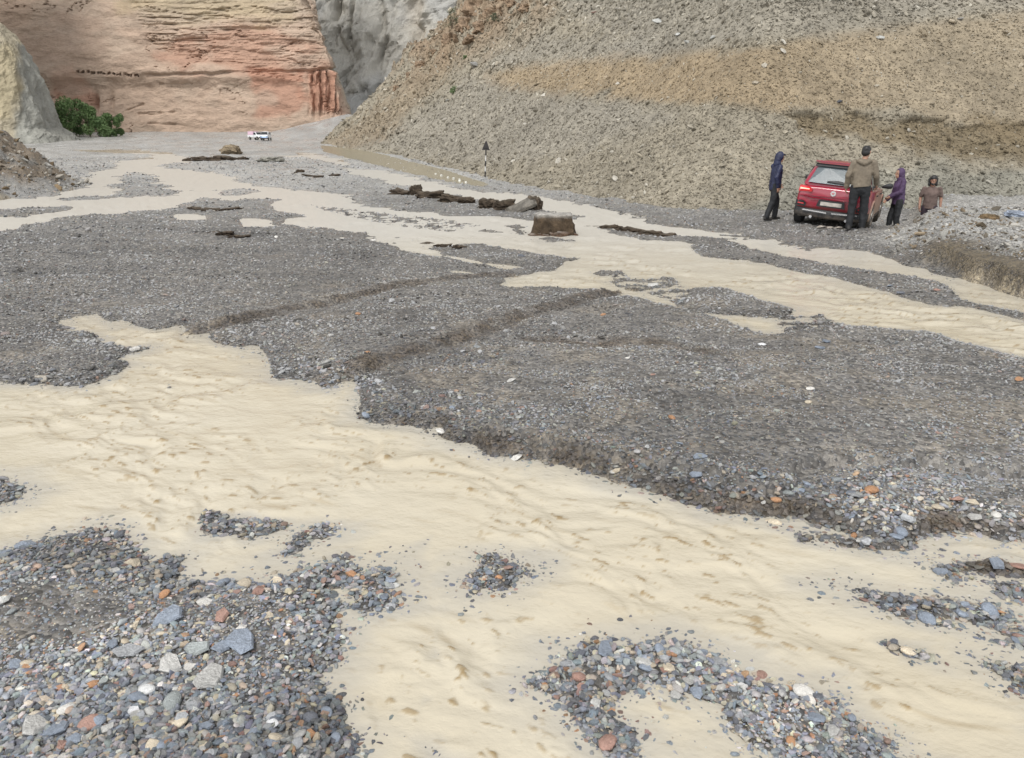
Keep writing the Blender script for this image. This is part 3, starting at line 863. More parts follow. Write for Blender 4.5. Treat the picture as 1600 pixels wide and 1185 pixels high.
def scatter_group(name, shapes):
    ng = bpy.data.node_groups.new(name, 'GeometryNodeTree')
    ng.interface.new_socket('Geometry', in_out='INPUT', socket_type='NodeSocketGeometry')
    ng.interface.new_socket('Geometry', in_out='OUTPUT', socket_type='NodeSocketGeometry')
    N = ng.nodes
    gi = N.new('NodeGroupInput'); go = N.new('NodeGroupOutput')
    mp = N.new('GeometryNodeMeshToPoints')
    ip = N.new('GeometryNodeInstanceOnPoints')
    jg = N.new('GeometryNodeJoinGeometry')
    for o in shapes:
        oi = N.new('GeometryNodeObjectInfo'); oi.inputs['Object'].default_value = o
        oi.inputs['As Instance'].default_value = True
        ng.links.new(oi.outputs['Geometry'], jg.inputs[0])
    def na(nm, dt):
        a = N.new('GeometryNodeInputNamedAttribute'); a.data_type = dt
        a.inputs['Name'].default_value = nm
        return a.outputs['Attribute']
    ng.links.new(gi.outputs[0], mp.inputs['Mesh'])
    ng.links.new(mp.outputs[0], ip.inputs['Points'])
    ng.links.new(jg.outputs[0], ip.inputs['Instance'])
    ip.inputs['Pick Instance'].default_value = True
    ng.links.new(na('vid', 'INT'), ip.inputs['Instance Index'])
    ng.links.new(na('rot', 'FLOAT_VECTOR'), ip.inputs['Rotation'])
    ng.links.new(na('scl', 'FLOAT_VECTOR'), ip.inputs['Scale'])
    ng.links.new(ip.outputs[0], go.inputs[0])
    return ng

def scatter(name, pos, rot, scl, vid, col, ng, parent):
    n = len(pos)
    me = bpy.data.meshes.new(name)
    me.vertices.add(n)
    me.vertices.foreach_set('co', np.asarray(pos, np.float32).reshape(-1))
    for nm, dt, key, v in (('rot', 'FLOAT_VECTOR', 'vector', rot), ('scl', 'FLOAT_VECTOR', 'vector', scl), ('vid', 'INT', 'value', vid)):
        a = me.attributes.new(nm, dt, 'POINT')
        a.data.foreach_set(key, np.asarray(v, np.int32 if dt == 'INT' else np.float32).reshape(-1))
    a = me.attributes.new('col', 'FLOAT_COLOR', 'POINT')
    c = np.ones((n, 4), np.float32); c[:, :3] = col
    a.data.foreach_set('color', c.reshape(-1))
    o = link(name, me, None, parent)
    md = o.modifiers.new('scatter', 'NODES'); md.node_group = ng
    o['kind'] = 'stuff'
    return o

PAL = 1.6*np.array([(0.135,0.155,0.185),(0.205,0.21,0.215),(0.075,0.08,0.092),(0.33,0.285,0.215),(0.42,0.405,0.375),(0.25,0.135,0.07),(0.20,0.12,0.095),(0.185,0.20,0.195),(0.27,0.265,0.25)])
PW = np.array([0.29, 0.20, 0.13, 0.12, 0.04, 0.022, 0.04, 0.06, 0.10]); PW = PW/PW.sum()

def align(normals, spin, tilt):
    """Euler angles that lay stones on a slope, with random spin and some tilt"""
    nx, ny, nz = normals.T
    rx = -np.arctan2(ny, nz) + tilt[:, 0]
    ryy = np.arctan2(nx, np.hypot(ny, nz)) + tilt[:, 1]
    # spin about own axis first, then lean: XYZ euler applies X, Y, Z in turn; keep the lean small-angle correct
    return rx, ryy, spin

# --- pebbles on the bars: sampled evenly over the picture so that the near ones are small and dense
def sample_ground(n, y0, y1, keep_fn):
    px = rng.uniform(-260, 1860, n); py = rng.uniform(y0, y1, n)
    x, y, _ = to_ground(px, py)
    L = ground_at(x, y)
    z = L(GZ); sd = L(SD); br = L(BROWN); ld = L(LDN); bd = L(BDN)
    k = keep_fn(px, py, x, y, sd, br, ld)
    return tuple(a[k] for a in (px, py, x, y, z, sd, br, ld, bd))

def coarse_map(px, py, x, y, sd):
    c = 0.5 + 1.0*fbm(x/1.1, y/0.6, 71.0, 4)
    c = c + 0.9*sstep(0.35, 0.0, sd)*sstep(14, 6, y)          # lag of bigger stones along the banks
    c = c + 0.45*blur_poly([(-300,900),(150,880),(560,890),(560,1300),(-300,1300)], px, py, 40)
    c = c - 1.1*np.exp(-(((px-90)/120)**2 + ((py-985)/34)**2)) # sandy patch on the near bar
    c = c - 0.7*np.exp(-(((px-130)/90)**2 + ((py-860)/22)**2))
    c = c - 0.45*blur_poly([(600,600),(1300,560),(1600,640),(1600,760),(1200,740),(900,690)], px, py, 40)
    return np.clip(c, 0, 1.6)

P_ = sample_ground(330000, 246, 1330, lambda px, py, x, y, sd, br, ld: (sd > -0.16) & (rng.random(len(sd)) < np.exp(np.minimum(sd, 0)/0.045)) & (ld < 1.2))
P_ = tuple(a[~((P_[8] > -0.03) & (P_[8] < 0.4) & (P_[0] > 1450) & (P_[3] > 5))] for a in P_)
px, py, x, y, z, sd, br, ld, bd = P_
dep = np.hypot(np.hypot(x, y), CAM_H)
cm = coarse_map(px, py, x, y, sd)
size = 0.0160*np.exp(rng.normal(0, 0.48, len(x)))*np.where(rng.random(len(x)) < 0.03, 2.1, 1.0) * (0.55 + 0.85*cm)
minpx = rng.uniform(2.3, 4.2, len(x))                         # nothing smaller than the picture can show
size = np.maximum(size, minpx*dep/FPX)
size = np.minimum(size, np.clip(0.007*dep + 0.018, 0.04, 0.22))
thin = rng.random(len(x)) < np.clip(1.15*(3.4/(size*FPX/dep))**1.15, 0.10, 1.0) * mix(0.22, 1.0, sstep(0.0, 0.55, cm))
px, py, x, y, z, sd, br, ld, bd, dep, cm, size = (a[thin] for a in (px, py, x, y, z, sd, br, ld, bd, dep, cm, size))
n = len(x)
vid = rng.integers(0, len(KINDS), n)
ci = rng.choice(len(PAL), n, p=PW)
col = PAL[ci] * rng.uniform(0.75, 1.3, n)[:, None] * (1 + rng.normal(0, 0.04, (n, 3)))
SORT = (0.97 + 0.48*fbm(x/1.8, y/1.0, 21.0, 4) + 0.14*fbm(x/0.5, y/0.3, 77.0, 3))[:, None]
# on the middle bar the stones share the silty grey; close to the camera the colours show
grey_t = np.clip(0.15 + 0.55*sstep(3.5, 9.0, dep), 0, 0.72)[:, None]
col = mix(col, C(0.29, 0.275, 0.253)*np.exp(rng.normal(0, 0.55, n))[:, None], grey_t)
col = mix(col, C(0.09, 0.066, 0.042), (np.clip(br, 0, 1)*0.88)[:, None]) * np.clip(SORT, 0.45, 1.6)
col = mix(col, C(0.36, 0.345, 0.315)*rng.uniform(0.7, 1.3, n)[:, None], (sstep(0.3, 1.0, bd)*sstep(1290, 1340, px)*0.7)[:, None])
dk = (rng.random(n) < 0.22*sstep(5, 10, dep)*sstep(0.30, 0.55, fbm(x/2.2 + y*0.2, y/0.7, 75.0, 4)))
col = np.where((dep > 5)[:, None], np.minimum(col, 0.42), col)
col = np.where(dk[:, None], C(0.05, 0.046, 0.04), col); size = np.where(dk, size*1.35, size)
flat = rng.uniform(0.6, 1.0, n)
scl = np.stack([size*rng.uniform(0.85, 1.25, n), size*rng.uniform(0.8, 1.1, n), size*flat], 1)
tl = rng.normal(0, 0.28, (n, 2)) + np.where(rng.random((n, 1)) < 0.12, rng.normal(0, 0.8, (n, 2)), 0)
rot = np.stack([tl[:, 0], tl[:, 1], rng.uniform(0, 6.283, n)], 1)
pos = np.stack([x, y, np.where((sd < 0) & (y < 20), np.maximum(z, -0.22*size), z) + size*flat*rng.uniform(0.02, 0.20, n)], 1)
col = col*mix(0.82, 1.0, sstep(-0.02, 0.22, sd + 0.05*fbm(x/0.4, y/0.4, 76.0, 3)))[:, None]
NG_P = scatter_group('pebble_scatter', variants(M['stones']))
scatter('pebbles', pos, rot, scl, vid, col, NG_P, riverbed)
print('pebbles', n)

# --- the larger stones, one object each
SHAPES1 = [stone_mesh('stone', k, 300+i, M['stone1']) for i, k in enumerate(KINDS)]
def stone_obj(shape, loc, s, rot, col, parent, name='stone'):
    o = bpy.data.objects.new(name, SHAPES1[shape])
    COL.objects.link(o); o.parent = parent
    o.location = loc; o.scale = s; o.rotation_euler = rot
    o.color = (*[float(c) for c in col], 1)
    return o
# (px, py, width in photo px, palette, kind) read off the photograph
BIG = [(332,1078,56,8,0),(268,990,48,0,1),(378,1022,62,0,2),(312,1035,40,7,0),(350,1030,36,0,3),(270,1062,48,8,1),(208,1045,44,1,4),(305,1125,30,1,5),(272,1118,34,7,9),(283,1152,26,3,10),
 (258,948,20,5,9),(406,938,22,6,6),(322,957,26,4,6),(8,970,30,4,6),(62,855,0,0,0),(40,858,30,0,6),(363,800,24,0,6),(402,803,16,6,7),(30,1062,26,0,1),(108,1132,22,4,9),(45,1060,20,3,10),(55,1115,26,0,3),
 (60,1160,46,8,0),(145,1155,30,6,10),(150,1092,18,5,9),(180,1030,24,0,2),(380,1000,20,4,8),(300,1060,22,4,7),(265,1110,12,5,11),(350,985,40,6,4),(420,980,22,3,5),(95,1165,34,0,1),(395,1165,24,0,2),
 (1208,815,28,3,9),(1090,752,24,0,1),(1086,765,24,0,0),(1060,728,16,0,3),(1048,682,16,5,9),(1258,779,18,0,6),(1292,776,0,0,0),(1358,790,26,5,9),(1325,795,18,0,0),(1462,812,20,3,10),(1520,826,22,8,0),(1552,826,16,4,9),(1512,808,24,3,5),(1490,805,20,6,6),
 (1334,838,12,5,9),(1400,850,22,0,1),(1470,896,24,0,0),(1556,893,30,0,3),(1590,895,24,6,2),(1345,868,34,2,4),(1190,1055,26,6,10),(1255,1085,30,4,11),(1275,1092,20,2,7),(1008,1048,24,0,0),(1088,1085,30,0,1),(1056,1088,22,8,0),(1038,1050,20,6,7),(848,1073,16,5,11),(945,1022,40,0,2),(1005,1040,30,8,0),(930,1105,24,8,8),(950,1165,34,6,10),(910,1080,22,6,6),(1235,1165,18,5,9),(1275,1130,30,0,0),(1300,1150,26,8,1),(1165,1105,16,3,9),
 (808,717,24,4,6),(672,688,20,8,0),(955,1110,14,5,10),(690,680,22,4,1),(780,905,12,5,9),(800,888,22,2,6),(766,900,16,0,7),(663,970,26,8,0),(648,1165,34,0,1),(672,1162,26,0,2),(645,1095,22,0,6),(1190,545,12,4,9),(1265,620,14,4,10),(1260,655,12,3,9),(800,608,18,8,6),(560,500,12,5,9),(510,578,18,8,0),(575,565,10,5,10),(980,570,12,4,5),(942,502,10,5,9),(1020,602,12,6,5),
 (582,380,14,4,0),(432,375,9,4,9),(815,405,14,2,6),(1092,448,8,2,6),(1290,540,16,0,0),(1590,605,14,5,6),(1390,452,10,0,6),(1408,462,14,2,7),(1462,462,12,6,6),(1020,448,22,8,0),(1280,555,20,0,3)]
nbig = 0
for (bx, by, wpx, pc, sh) in BIG:
    if wpx == 0: continue
    p = gpt(bx, by)
    zg = gz(p.x, p.y)
    dd = math.hypot(math.hypot(p.x, p.y), CAM_H)
    s = wpx*dd/FPX
    rr = random.Random(bx*7+by)
    f = 0.5 if KINDS[sh] == 'slab' else 0.62
    stone_obj(sh, (p.x, p.y, max(zg, -0.03) + s*0.10), (s*1.05, s*rr.uniform(.85, 1.1), s*f), (rr.gauss(0.08, .10), rr.gauss(0, .12), rr.uniform(0, 6.28)),
              np.clip(PAL[pc]*rr.uniform(0.9, 1.25), 0, 0.7), riverbed)
    nbig += 1
cand = sample_ground(9000, 330, 1230, lambda px, py, x, y, sd, br, ld: (sd > 0.01) & (ld < 0))
cpx, cpy, cxx, cyy, czz, csd = cand[:6]
ccm = coarse_map(cpx, cpy, cxx, cyy, csd)
score = ccm*rng.uniform(0.2, 1.0, len(ccm)) * sstep(330, 620, cpy)
order = np.argsort(-score)[:300-nbig]
for i in order:
    dd = math.hypot(math.hypot(cxx[i], cyy[i]), CAM_H)
    s = float(rng.uniform(11, 23))*dd/FPX * (1.15 if cpy[i] > 820 else 0.9)
    sh = int(rng.integers(0, len(KINDS)))
    pc = rng.choice(len(PAL), p=PW)
    c = np.clip(PAL[pc]*rng.uniform(0.8, 1.3), 0, 0.7)
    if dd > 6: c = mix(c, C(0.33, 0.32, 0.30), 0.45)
    stone_obj(sh, (float(cxx[i]), float(cyy[i]), float(czz[i]) + s*0.10), (s, s*float(rng.uniform(.8, 1.1)), s*float(rng.uniform(.6, .9))),
              (float(rng.normal(0, .22)), float(rng.normal(0, .22)), float(rng.uniform(0, 6.28))), c, riverbed)

# --- stones on the scree slope
def grid_samples(P, wq, n):
    """n random points on the quads of a grid, picked with weight wq; returns index arrays and barycentric weights"""
    w = wq.reshape(-1).astype(float); w = w/w.sum()
    q = rng.choice(len(w), n, p=w)
    i, j = np.divmod(q, P.shape[1]-1)
    return i, j, rng.random(n), rng.random(n)
def gl(F, s):
    i, j, a, b = s
    if F.ndim == 3: a = a[:, None]; b = b[:, None]
    return F[i, j]*(1-a)*(1-b) + F[i+1, j]*a*(1-b) + F[i, j+1]*(1-a)*b + F[i+1, j+1]*a*b
hn = np.cross(HP[1:, :-1] - HP[:-1, :-1], HP[:-1, 1:] - HP[:-1, :-1])
harea = np.linalg.norm(hn, axis=2)
hn = hn/np.maximum(harea, 1e-9)[..., None]
hn = np.where(hn[..., 2:3] < 0, -hn, hn)
hd = np.linalg.norm(HP - np.array([0, 0, CAM_H]), axis=2)[:-1, :-1]
hx_, hy_ = hpx[:-1, :-1], hpy[:-1, :-1]
vis = (hx_ > 300) & (hx_ < 1900) & (hy_ > -120) & (hy_ < 460)
view = np.abs((hn*(HP[:-1, :-1] - np.array([0, 0, CAM_H]))).sum(2))/hd
wq = np.where(vis, harea*np.maximum(view, 0.15)/hd**2, 0)
NSC = 130000
s_ = grid_samples(HP, wq, NSC)
hp_ = gl(HP, s_); hc_ = gl(halb, s_); hnn = hn[s_[0], s_[1]]
pxs, pys, dps = to_pix(hp_[:, 0], hp_[:, 1], hp_[:, 2])
och = gl(ochre, s_)
pxsz = 1.7 + rng.exponential(1.5, NSC) * np.where(och > 0.5, 0.75, 1.0) * (1 + 0.7*sstep(90, -20, pys))
pxsz = np.minimum(pxsz, 14)
size = pxsz*dps/FPX
col = hc_*rng.uniform(0.7, 1.4, NSC)[:, None]
col = mix(col, C(0.50, 0.47, 0.40), (rng.random(NSC) < 0.06)[:, None]*0.6)
col = mix(col, C(0.10, 0.085, 0.06), (rng.random(NSC) < 0.10)[:, None]*0.6)
nx, ny, nz_ = hnn.T
rot = np.stack([-np.arctan2(ny, nz_)*0.8 + rng.normal(0, .5, NSC), np.arctan2(nx, nz_)*0.8 + rng.normal(0, .5, NSC), rng.uniform(0, 6.28, NSC)], 1)
scl = np.stack([size*rng.uniform(.9, 1.3, NSC), size*rng.uniform(.8, 1.1, NSC), size*rng.uniform(.7, 1.1, NSC)], 1)
NG_S = scatter_group('scree_scatter', variants(M['scree'], ['slab']*3 + ['chunk']*7, off=500))
scatter('scree_rubble', hp_ + hnn*(size*0.12)[:, None], rot, scl, rng.integers(0, 10, NSC), np.clip(col, 0.02, 0.6), NG_S, hillside)
# the bigger ones singly
hb = [(742,103,20,8),(1030,35,20,4),(700,158,9,4),(1180,130,12,3),(1375,60,14,4),(1310,160,12,2),(1115,60,14,4),(1075,68,16,4),(1060,55,12,4),(1140,62,14,3),(1500,30,14,8),(880,30,12,3),(930,20,14,6)]
s2 = grid_samples(HP, wq, 260)
bp = gl(HP, s2); bc = gl(halb, s2); bn = hn[s2[0], s2[1]]
_, bpy_, bdp = to_pix(bp[:, 0], bp[:, 1], bp[:, 2])
for k in range(260):
    s = float(rng.uniform(8, 15) * (1.25 if bpy_[k] < 60 else 0.95)*bdp[k]/FPX)
    c = np.clip(bc[k]*rng.uniform(0.75, 1.6), 0, .6)
    if rng.random() < 0.15: c = C(0.42, 0.39, 0.33)
    stone_obj(int(rng.integers(3, 9)), tuple(float(q) for q in bp[k] + bn[k]*s*0.12), (s*1.1, s, s*0.85),
              (float(-math.atan2(bn[k][1], bn[k][2])*0.7 + rng.normal(0, .4)), float(rng.normal(0, .4)), float(rng.uniform(0, 6.28))), c, hillside)
from mathutils.bvhtree import BVHTree
CRAGS = []
def bvh_of(o):
    me = o.data
    return BVHTree.FromPolygons([v.co[:] for v in me.vertices], [p.vertices[:] for p in me.polygons])
HILL_T = bvh_of(hillside)
def on_hill(px, py):
    u, dy, dz = pix_dir(px, py)
    hit = HILL_T.ray_cast(Vector((0, 0, CAM_H)), Vector((float(u), float(dy), float(dz))).normalized())
    return hit[0], hit[1]
for k, (bx, by, w, hh) in enumerate(((742,14,34,22),(725,40,22,18),(752,44,30,14),(768,22,26,14),(700,62,18,14),(735,64,26,10),(790,8,24,14),(822,14,18,10),(676,84,14,9),(655,102,12,8),(640,118,12,7),(618,140,10,7))):
    h, nn = on_hill(bx, by)
    if h is None: continue
    kk = float(to_pix(h.x, h.y, h.z)[2])/FPX
    CRAGS.append((h, w*kk, hh*kk, k))
for (bx, by, w, pc) in hb:
    h, nn = on_hill(bx, by)
    if h is None: continue
    s = w*to_pix(h.x, h.y, h.z)[2]/FPX
    stone_obj(5 + (bx % 3), h + nn*s*0.1, (s*1.15, s, s*0.8), (0.3, 0.1, bx), np.minimum(PAL[pc]*0.62, 0.40), hillside)

# --- rubble on the two earth banks
def bank_rubble(n, px0, px1, py0, py1, ok, name, smin, smax, tint):
    px = rng.uniform(px0, px1, n); py = rng.uniform(py0, py1, n)
    x, y, _ = to_ground(px, py)
    yy = y + rng.uniform(0, 9, n)*ok[2]
    xx = x*yy/y
    L = ground_at(xx, yy)
    z = L(GZ); ld = L(LDN); bd = L(BDN); qx, _, dp = to_pix(xx, yy, z)
    k = ok[0](xx, yy, qx, ld, bd)
    xx, yy, z, dp = xx[k], yy[k], z[k], dp[k]
    m = len(xx)
    sz = (smin + rng.exponential(smax, m))*dp/FPX
    cc = tint[rng.integers(0, len(tint), m)]*rng.uniform(0.6, 1.35, m)[:, None]
    rot = np.stack([rng.normal(0, .6, m), rng.normal(0, .6, m), rng.uniform(0, 6.28, m)], 1)
    scl = np.stack([sz*1.2, sz, sz*0.8], 1)
    scatter(name, np.stack([xx, yy, z + sz*0.1], 1), rot, scl, rng.integers(0, 10, m), cc, NG_S, riverbed)
bank_rubble(5200, -260, 150, 240, 318, (lambda x, y, q, ld, bd: (ld > -0.3) & (x < -10), 0, 1), 'bank_rubble', 2.2, 3.4,
            np.array([(0.30,0.29,0.26),(0.17,0.125,0.075),(0.36,0.33,0.28),(0.12,0.10,0.075),(0.30,0.29,0.27)]))
bank_rubble(5200, 1380, 1860, 330, 480, (lambda x, y, q, ld, bd: (bd > 0.45) & (y < 19), 0, 0), 'bank_rubble', 2.2, 2.6,
            np.array([(0.33,0.32,0.29),(0.24,0.19,0.13),(0.38,0.36,0.32),(0.15,0.13,0.10)]))

# ------------------------------------------------------------------ broken road edge, clods and rocks standing on the bed
M['clod'] = mat_rockface('dark_wet_clod', 6.0, 0.05, 0.5, rough=0.8)
def clod_mesh(name, dims, seed, amp=0.18, cuts=9, top_flat=0.0, base=(0.060, 0.042, 0.026), topc=(0.30, 0.285, 0.26), taper=0.2, square=0.45):
    bm = bmesh.new()
    bmesh.ops.create_cube(bm, size=2.0)
    bmesh.ops.subdivide_edges(bm, edges=bm.edges, cuts=cuts, use_grid_fill=True)
    co = np.array([v.co[:] for v in bm.verts])
    sph = co/np.linalg.norm(co, axis=1)[:, None]
    p = co*square + sph*(1-square)
    o = seed*3.7
    d = 1 + amp*fbm(p[:, 0]*1.3+o, p[:, 1]*1.3, p[:, 2]*1.3, 4, 0.6) + 0.35*amp*fbm(p[:, 0]*5+o, p[:, 1]*5, p[:, 2]*5, 3)
    p = p*d[:, None]
    p[:, :2] *= (1 + taper*(0.5 - p[:, 2]*0.5))[:, None]
    if top_flat: p[:, 2] = np.minimum(p[:, 2], top_flat + 0.05*fbm(p[:, 0]*3+o, p[:, 1]*3, 1.0, 3))
    q = p*np.array(dims)/2
    for v, c in zip(bm.verts, q): v.co = c
    me = bm_mesh(bm, name)
    top = sstep(0.55, 0.85, p[:, 2]) if top_flat else sstep(0.75, 1.0, p[:, 2])*0.4
    nzz = fbm(p[:, 0]*2+o, p[:, 1]*2, p[:, 2]*2, 3)
    colr = mix(np.array(base)*(1+0.5*nzz)[:, None], np.array(topc), top[:, None])
    a = me.attributes.new('alb', 'FLOAT_COLOR', 'POINT')
    c4 = np.ones((len(q), 4), np.float32); c4[:, :3] = np.clip(colr, 0.01, 0.8)
    a.data.foreach_set('color', c4.reshape(-1))
    me.polygons.foreach_set('use_smooth', [False]*len(me.polygons))
    return me

def px_m(p): return float(to_pix(p.x, p.y, p.z)[2])/FPX      # metres per photograph pixel at a point

def clod_thing(name, label, cat, px, py, wpx, hpx_, dpx, seed, rz=0.0, tilt=(0, 0), sink=0.2, group=None, **kw):
    p = gpt(px, py); k = px_m(p)
    w, h, d = wpx*k, hpx_*k, dpx*k
    me = clod_mesh(name, (w, d, h), seed, **kw)
    o = link(name, me, M['clod'], None, (p.x, p.y + d*0.4, gz(p.x, p.y + d*0.4) + h*(0.5-sink)), (tilt[0], tilt[1], rz))
    return tag(o, label, cat, group)

for (h, w, hh, k) in CRAGS:
    link('crag_rock', clod_mesh('crag_rock', (w, w*.9, hh*1.3), 500+k, amp=0.30, cuts=7, square=0.6, base=(0.21, 0.15, 0.10), topc=(0.30, 0.25, 0.19)), M['clod'], hillside, (h.x+w*.1, h.y+w*.3, h.z+hh*.1), (0.1*math.sin(k), 0.1*math.cos(k*2), k))
# the upright block of old road fill in the right stream, with rubble at its foot
p = gpt(866, 368); k = px_m(p)
blk = empty('road_fill_block', (p.x, p.y+0.3, gz(p.x, p.y+0.3)))
tag(blk, 'upright block of dark brown road fill standing in the right stream', 'earth block')
link('body', clod_mesh('body', (58*k, 48*k, 54*k), 3, amp=0.12, top_flat=0.80, taper=0.22, square=0.78), M['clod'], blk, (0, 0, 17*k))
for (dx, dy, sz, sd_) in ((-0.42, -0.28, 0.26, 5), (0.40, -0.22, 0.24, 8), (-0.58, -0.10, 0.15, 9), (0.10, -0.40, 0.30, 12), (-0.18, -0.42, 0.20, 14)):
    link('rubble_lump', clod_mesh('rubble_lump', (sz*1.2, sz, sz*0.8), sd_, amp=0.3, cuts=4, base=(0.085, 0.052, 0.032)), M['clod'], blk, (dx, dy, sz*0.22), (0.2, 0.1, sd_))
for (dx, dy, sz, cc) in ((0.55, -0.38, 0.09, 4), (-0.50, -0.34, 0.08, 3), (-0.62, -0.26, 0.06, 6)):
    stone_obj(6, (dx, dy, sz*0.3), (sz, sz, sz*.8), (0, 0, dx*9), PAL[cc], blk, 'loose_stone')

# broken slabs of road edge further back
def slab_run(label, pts, hgt, seed, name='broken_road_edge', cat='road edge', extra=None):
    root = None
    for i, (qx, qy, w, h) in enumerate(pts):
        p = gpt(qx, qy); k = px_m(p)
        if root is None:
            root = empty(name, (p.x, p.y, gz(p.x, p.y))); tag(root, label, cat); o0 = Vector(root.location)
        loc = Vector((p.x, p.y + w*k*0.12, gz(p.x, p.y) + h*k*(0.28 if name == 'broken_road_edge' else 0.14))) - o0
        link('slab', clod_mesh('slab', (w*k*0.98, max(0.25, w*k*0.55), h*k*1.25), seed+i*3, amp=0.42, cuts=7, square=0.35, base=(0.052, 0.039, 0.027), topc=(0.15, 0.125, 0.095)), M['clod'], root, loc,
             (0.08*math.sin(seed+i), 0.12*math.sin(i*2.1+seed), -0.12 + 0.2*math.sin(i*1.7)))
    return root
slab_run('low dark run of broken road edge with a knob on it', [(628,306,36,9),(651,308,18,17),(672,314,42,12),(706,318,40,11),(728,319,24,9)], 0.3, 20)
r2 = slab_run('short thick pair of broken road edge lumps beside the upright block', [(766,328,32,14),(790,331,34,17),(834,332,22,22)], 0.35, 40)
p = gpt(815, 333); k = px_m(p)
link('tilted_plate', clod_mesh('tilted_plate', (40*k, 22*k, 4.5*k), 77, amp=0.12, cuts=5, square=0.85, base=(0.10, 0.09, 0.075), topc=(0.16, 0.15, 0.13)), M['clod'], r2, Vector((p.x, p.y+0.15, gz(p.x, p.y)+0.16)) - Vector(r2.location), (0.5, -0.42, 0.1))
slab_run('thin dark washed out scarp edge right of the upright block', [(925,354,30,5),(952,357,32,7),(985,363,38,8),(1016,368,34,7),(1042,371,26,4)], 0.1, 60, 'washed_out_edge')
slab_run('long flat dark road slab lying across the far left bar', [(292,252,14,7),(318,252,38,8),(352,252,38,8),(376,251,20,6)], 0.5, 80, 'stranded_road_slab', 'road slab')
slab_run('thin dark scarp on the near left bar below the braids', [(306,329,26,4),(332,331,34,5),(360,330,30,4)], 0.1, 95, 'washed_out_edge')
slab_run('jagged dark scarp with stones in the middle of the left bar', [(335,371,20,4),(352,375,24,5),(370,376,20,4),(386,375,12,3)], 0.1, 110, 'washed_out_edge')
slab_run('short dark scarp on the far middle bar', [(468,272,14,5),(482,277,20,4),(498,279,16,4),(522,277,16,3)], 0.2, 125, 'washed_out_edge')
slab_run('dark scarp along the south bank of the right stream', [(624,375,26,4),(660,381,30,5),(692,388,26,5),(720,392,20,4)], 0.1, 140, 'washed_out_edge')
clod_thing('earth_hummock', 'small brown earth hummock on the far bar', 'hummock', 358, 242, 26, 16, 24, 31, amp=0.25, base=(0.19, 0.15, 0.10), topc=(0.22, 0.18, 0.12))
clod_thing('earth_hummock', 'flat grey debris hump right of the brown hummock', 'hummock', 420, 254, 34, 8, 30, 33, amp=0.3, base=(0.24, 0.23, 0.20), topc=(0.3, 0.29, 0.26))
for i, (qx, qy, w, h, lb) in enumerate(((1478,382,26,12,'flat slate blue rock on the right gravel bank, nearest the right edge'),(1532,372,24,16,'brown rock clod on top of the right gravel bank'),(1590,470,30,0,''))):
    if not lb: continue
    p = gpt(1572 if i == 0 else 1530, 418 if i == 0 else 425); k = px_m(p)
    me = clod_mesh('bank_rock', (0.34 if i == 0 else 0.30, 0.22, 0.12 if i == 0 else 0.20), 200+i, amp=0.2, cuts=5, base=(0.22, 0.25, 0.30) if i == 0 else (0.13, 0.09, 0.05), topc=(0.3, 0.33, 0.38) if i == 0 else (0.2, 0.16, 0.1))
    yy = p.y + 2.6; xx = p.x*yy/p.y
    tag(link('bank_rock', me, M['clod'], None, (xx, yy, gz(xx, yy)+0.04), (0.1, 0.05, i*2.0)), lb, 'rock')

# ------------------------------------------------------------------ people
M['skin'] = simple('skin', (0.34, 0.19, 0.125), 0.55, grime=0.12)
M['skin_dark'] = simple('skin_tan', (0.27, 0.145, 0.095), 0.55, grime=0.12)
M['hair'] = simple('black_hair', (0.012, 0.011, 0.010), 0.5, grime=0.4, scale=40)
M['navy'] = simple('navy_rain_jacket', (0.008, 0.012, 0.045), 0.55, grime=0.35)
M['black'] = simple('black_trousers', (0.010, 0.011, 0.013), 0.75, grime=0.4)
M['olive'] = simple('olive_grey_jacket', (0.165, 0.135, 0.098), 0.8, grime=0.3)
M['purple'] = simple('purple_jacket', (0.062, 0.032, 0.082), 0.7, grime=0.3)
M['brown_shirt'] = simple('brown_shirt', (0.125, 0.088, 0.075), 0.85, grime=0.3)
M['plum'] = simple('dark_plum_trousers', (0.03, 0.018, 0.026), 0.8, grime=0.3)
M['shoe'] = simple('dark_shoe', (0.02, 0.018, 0.016), 0.7, grime=0.4)
M['eye'] = simple('dark_eye', (0.015, 0.012, 0.01), 0.3)

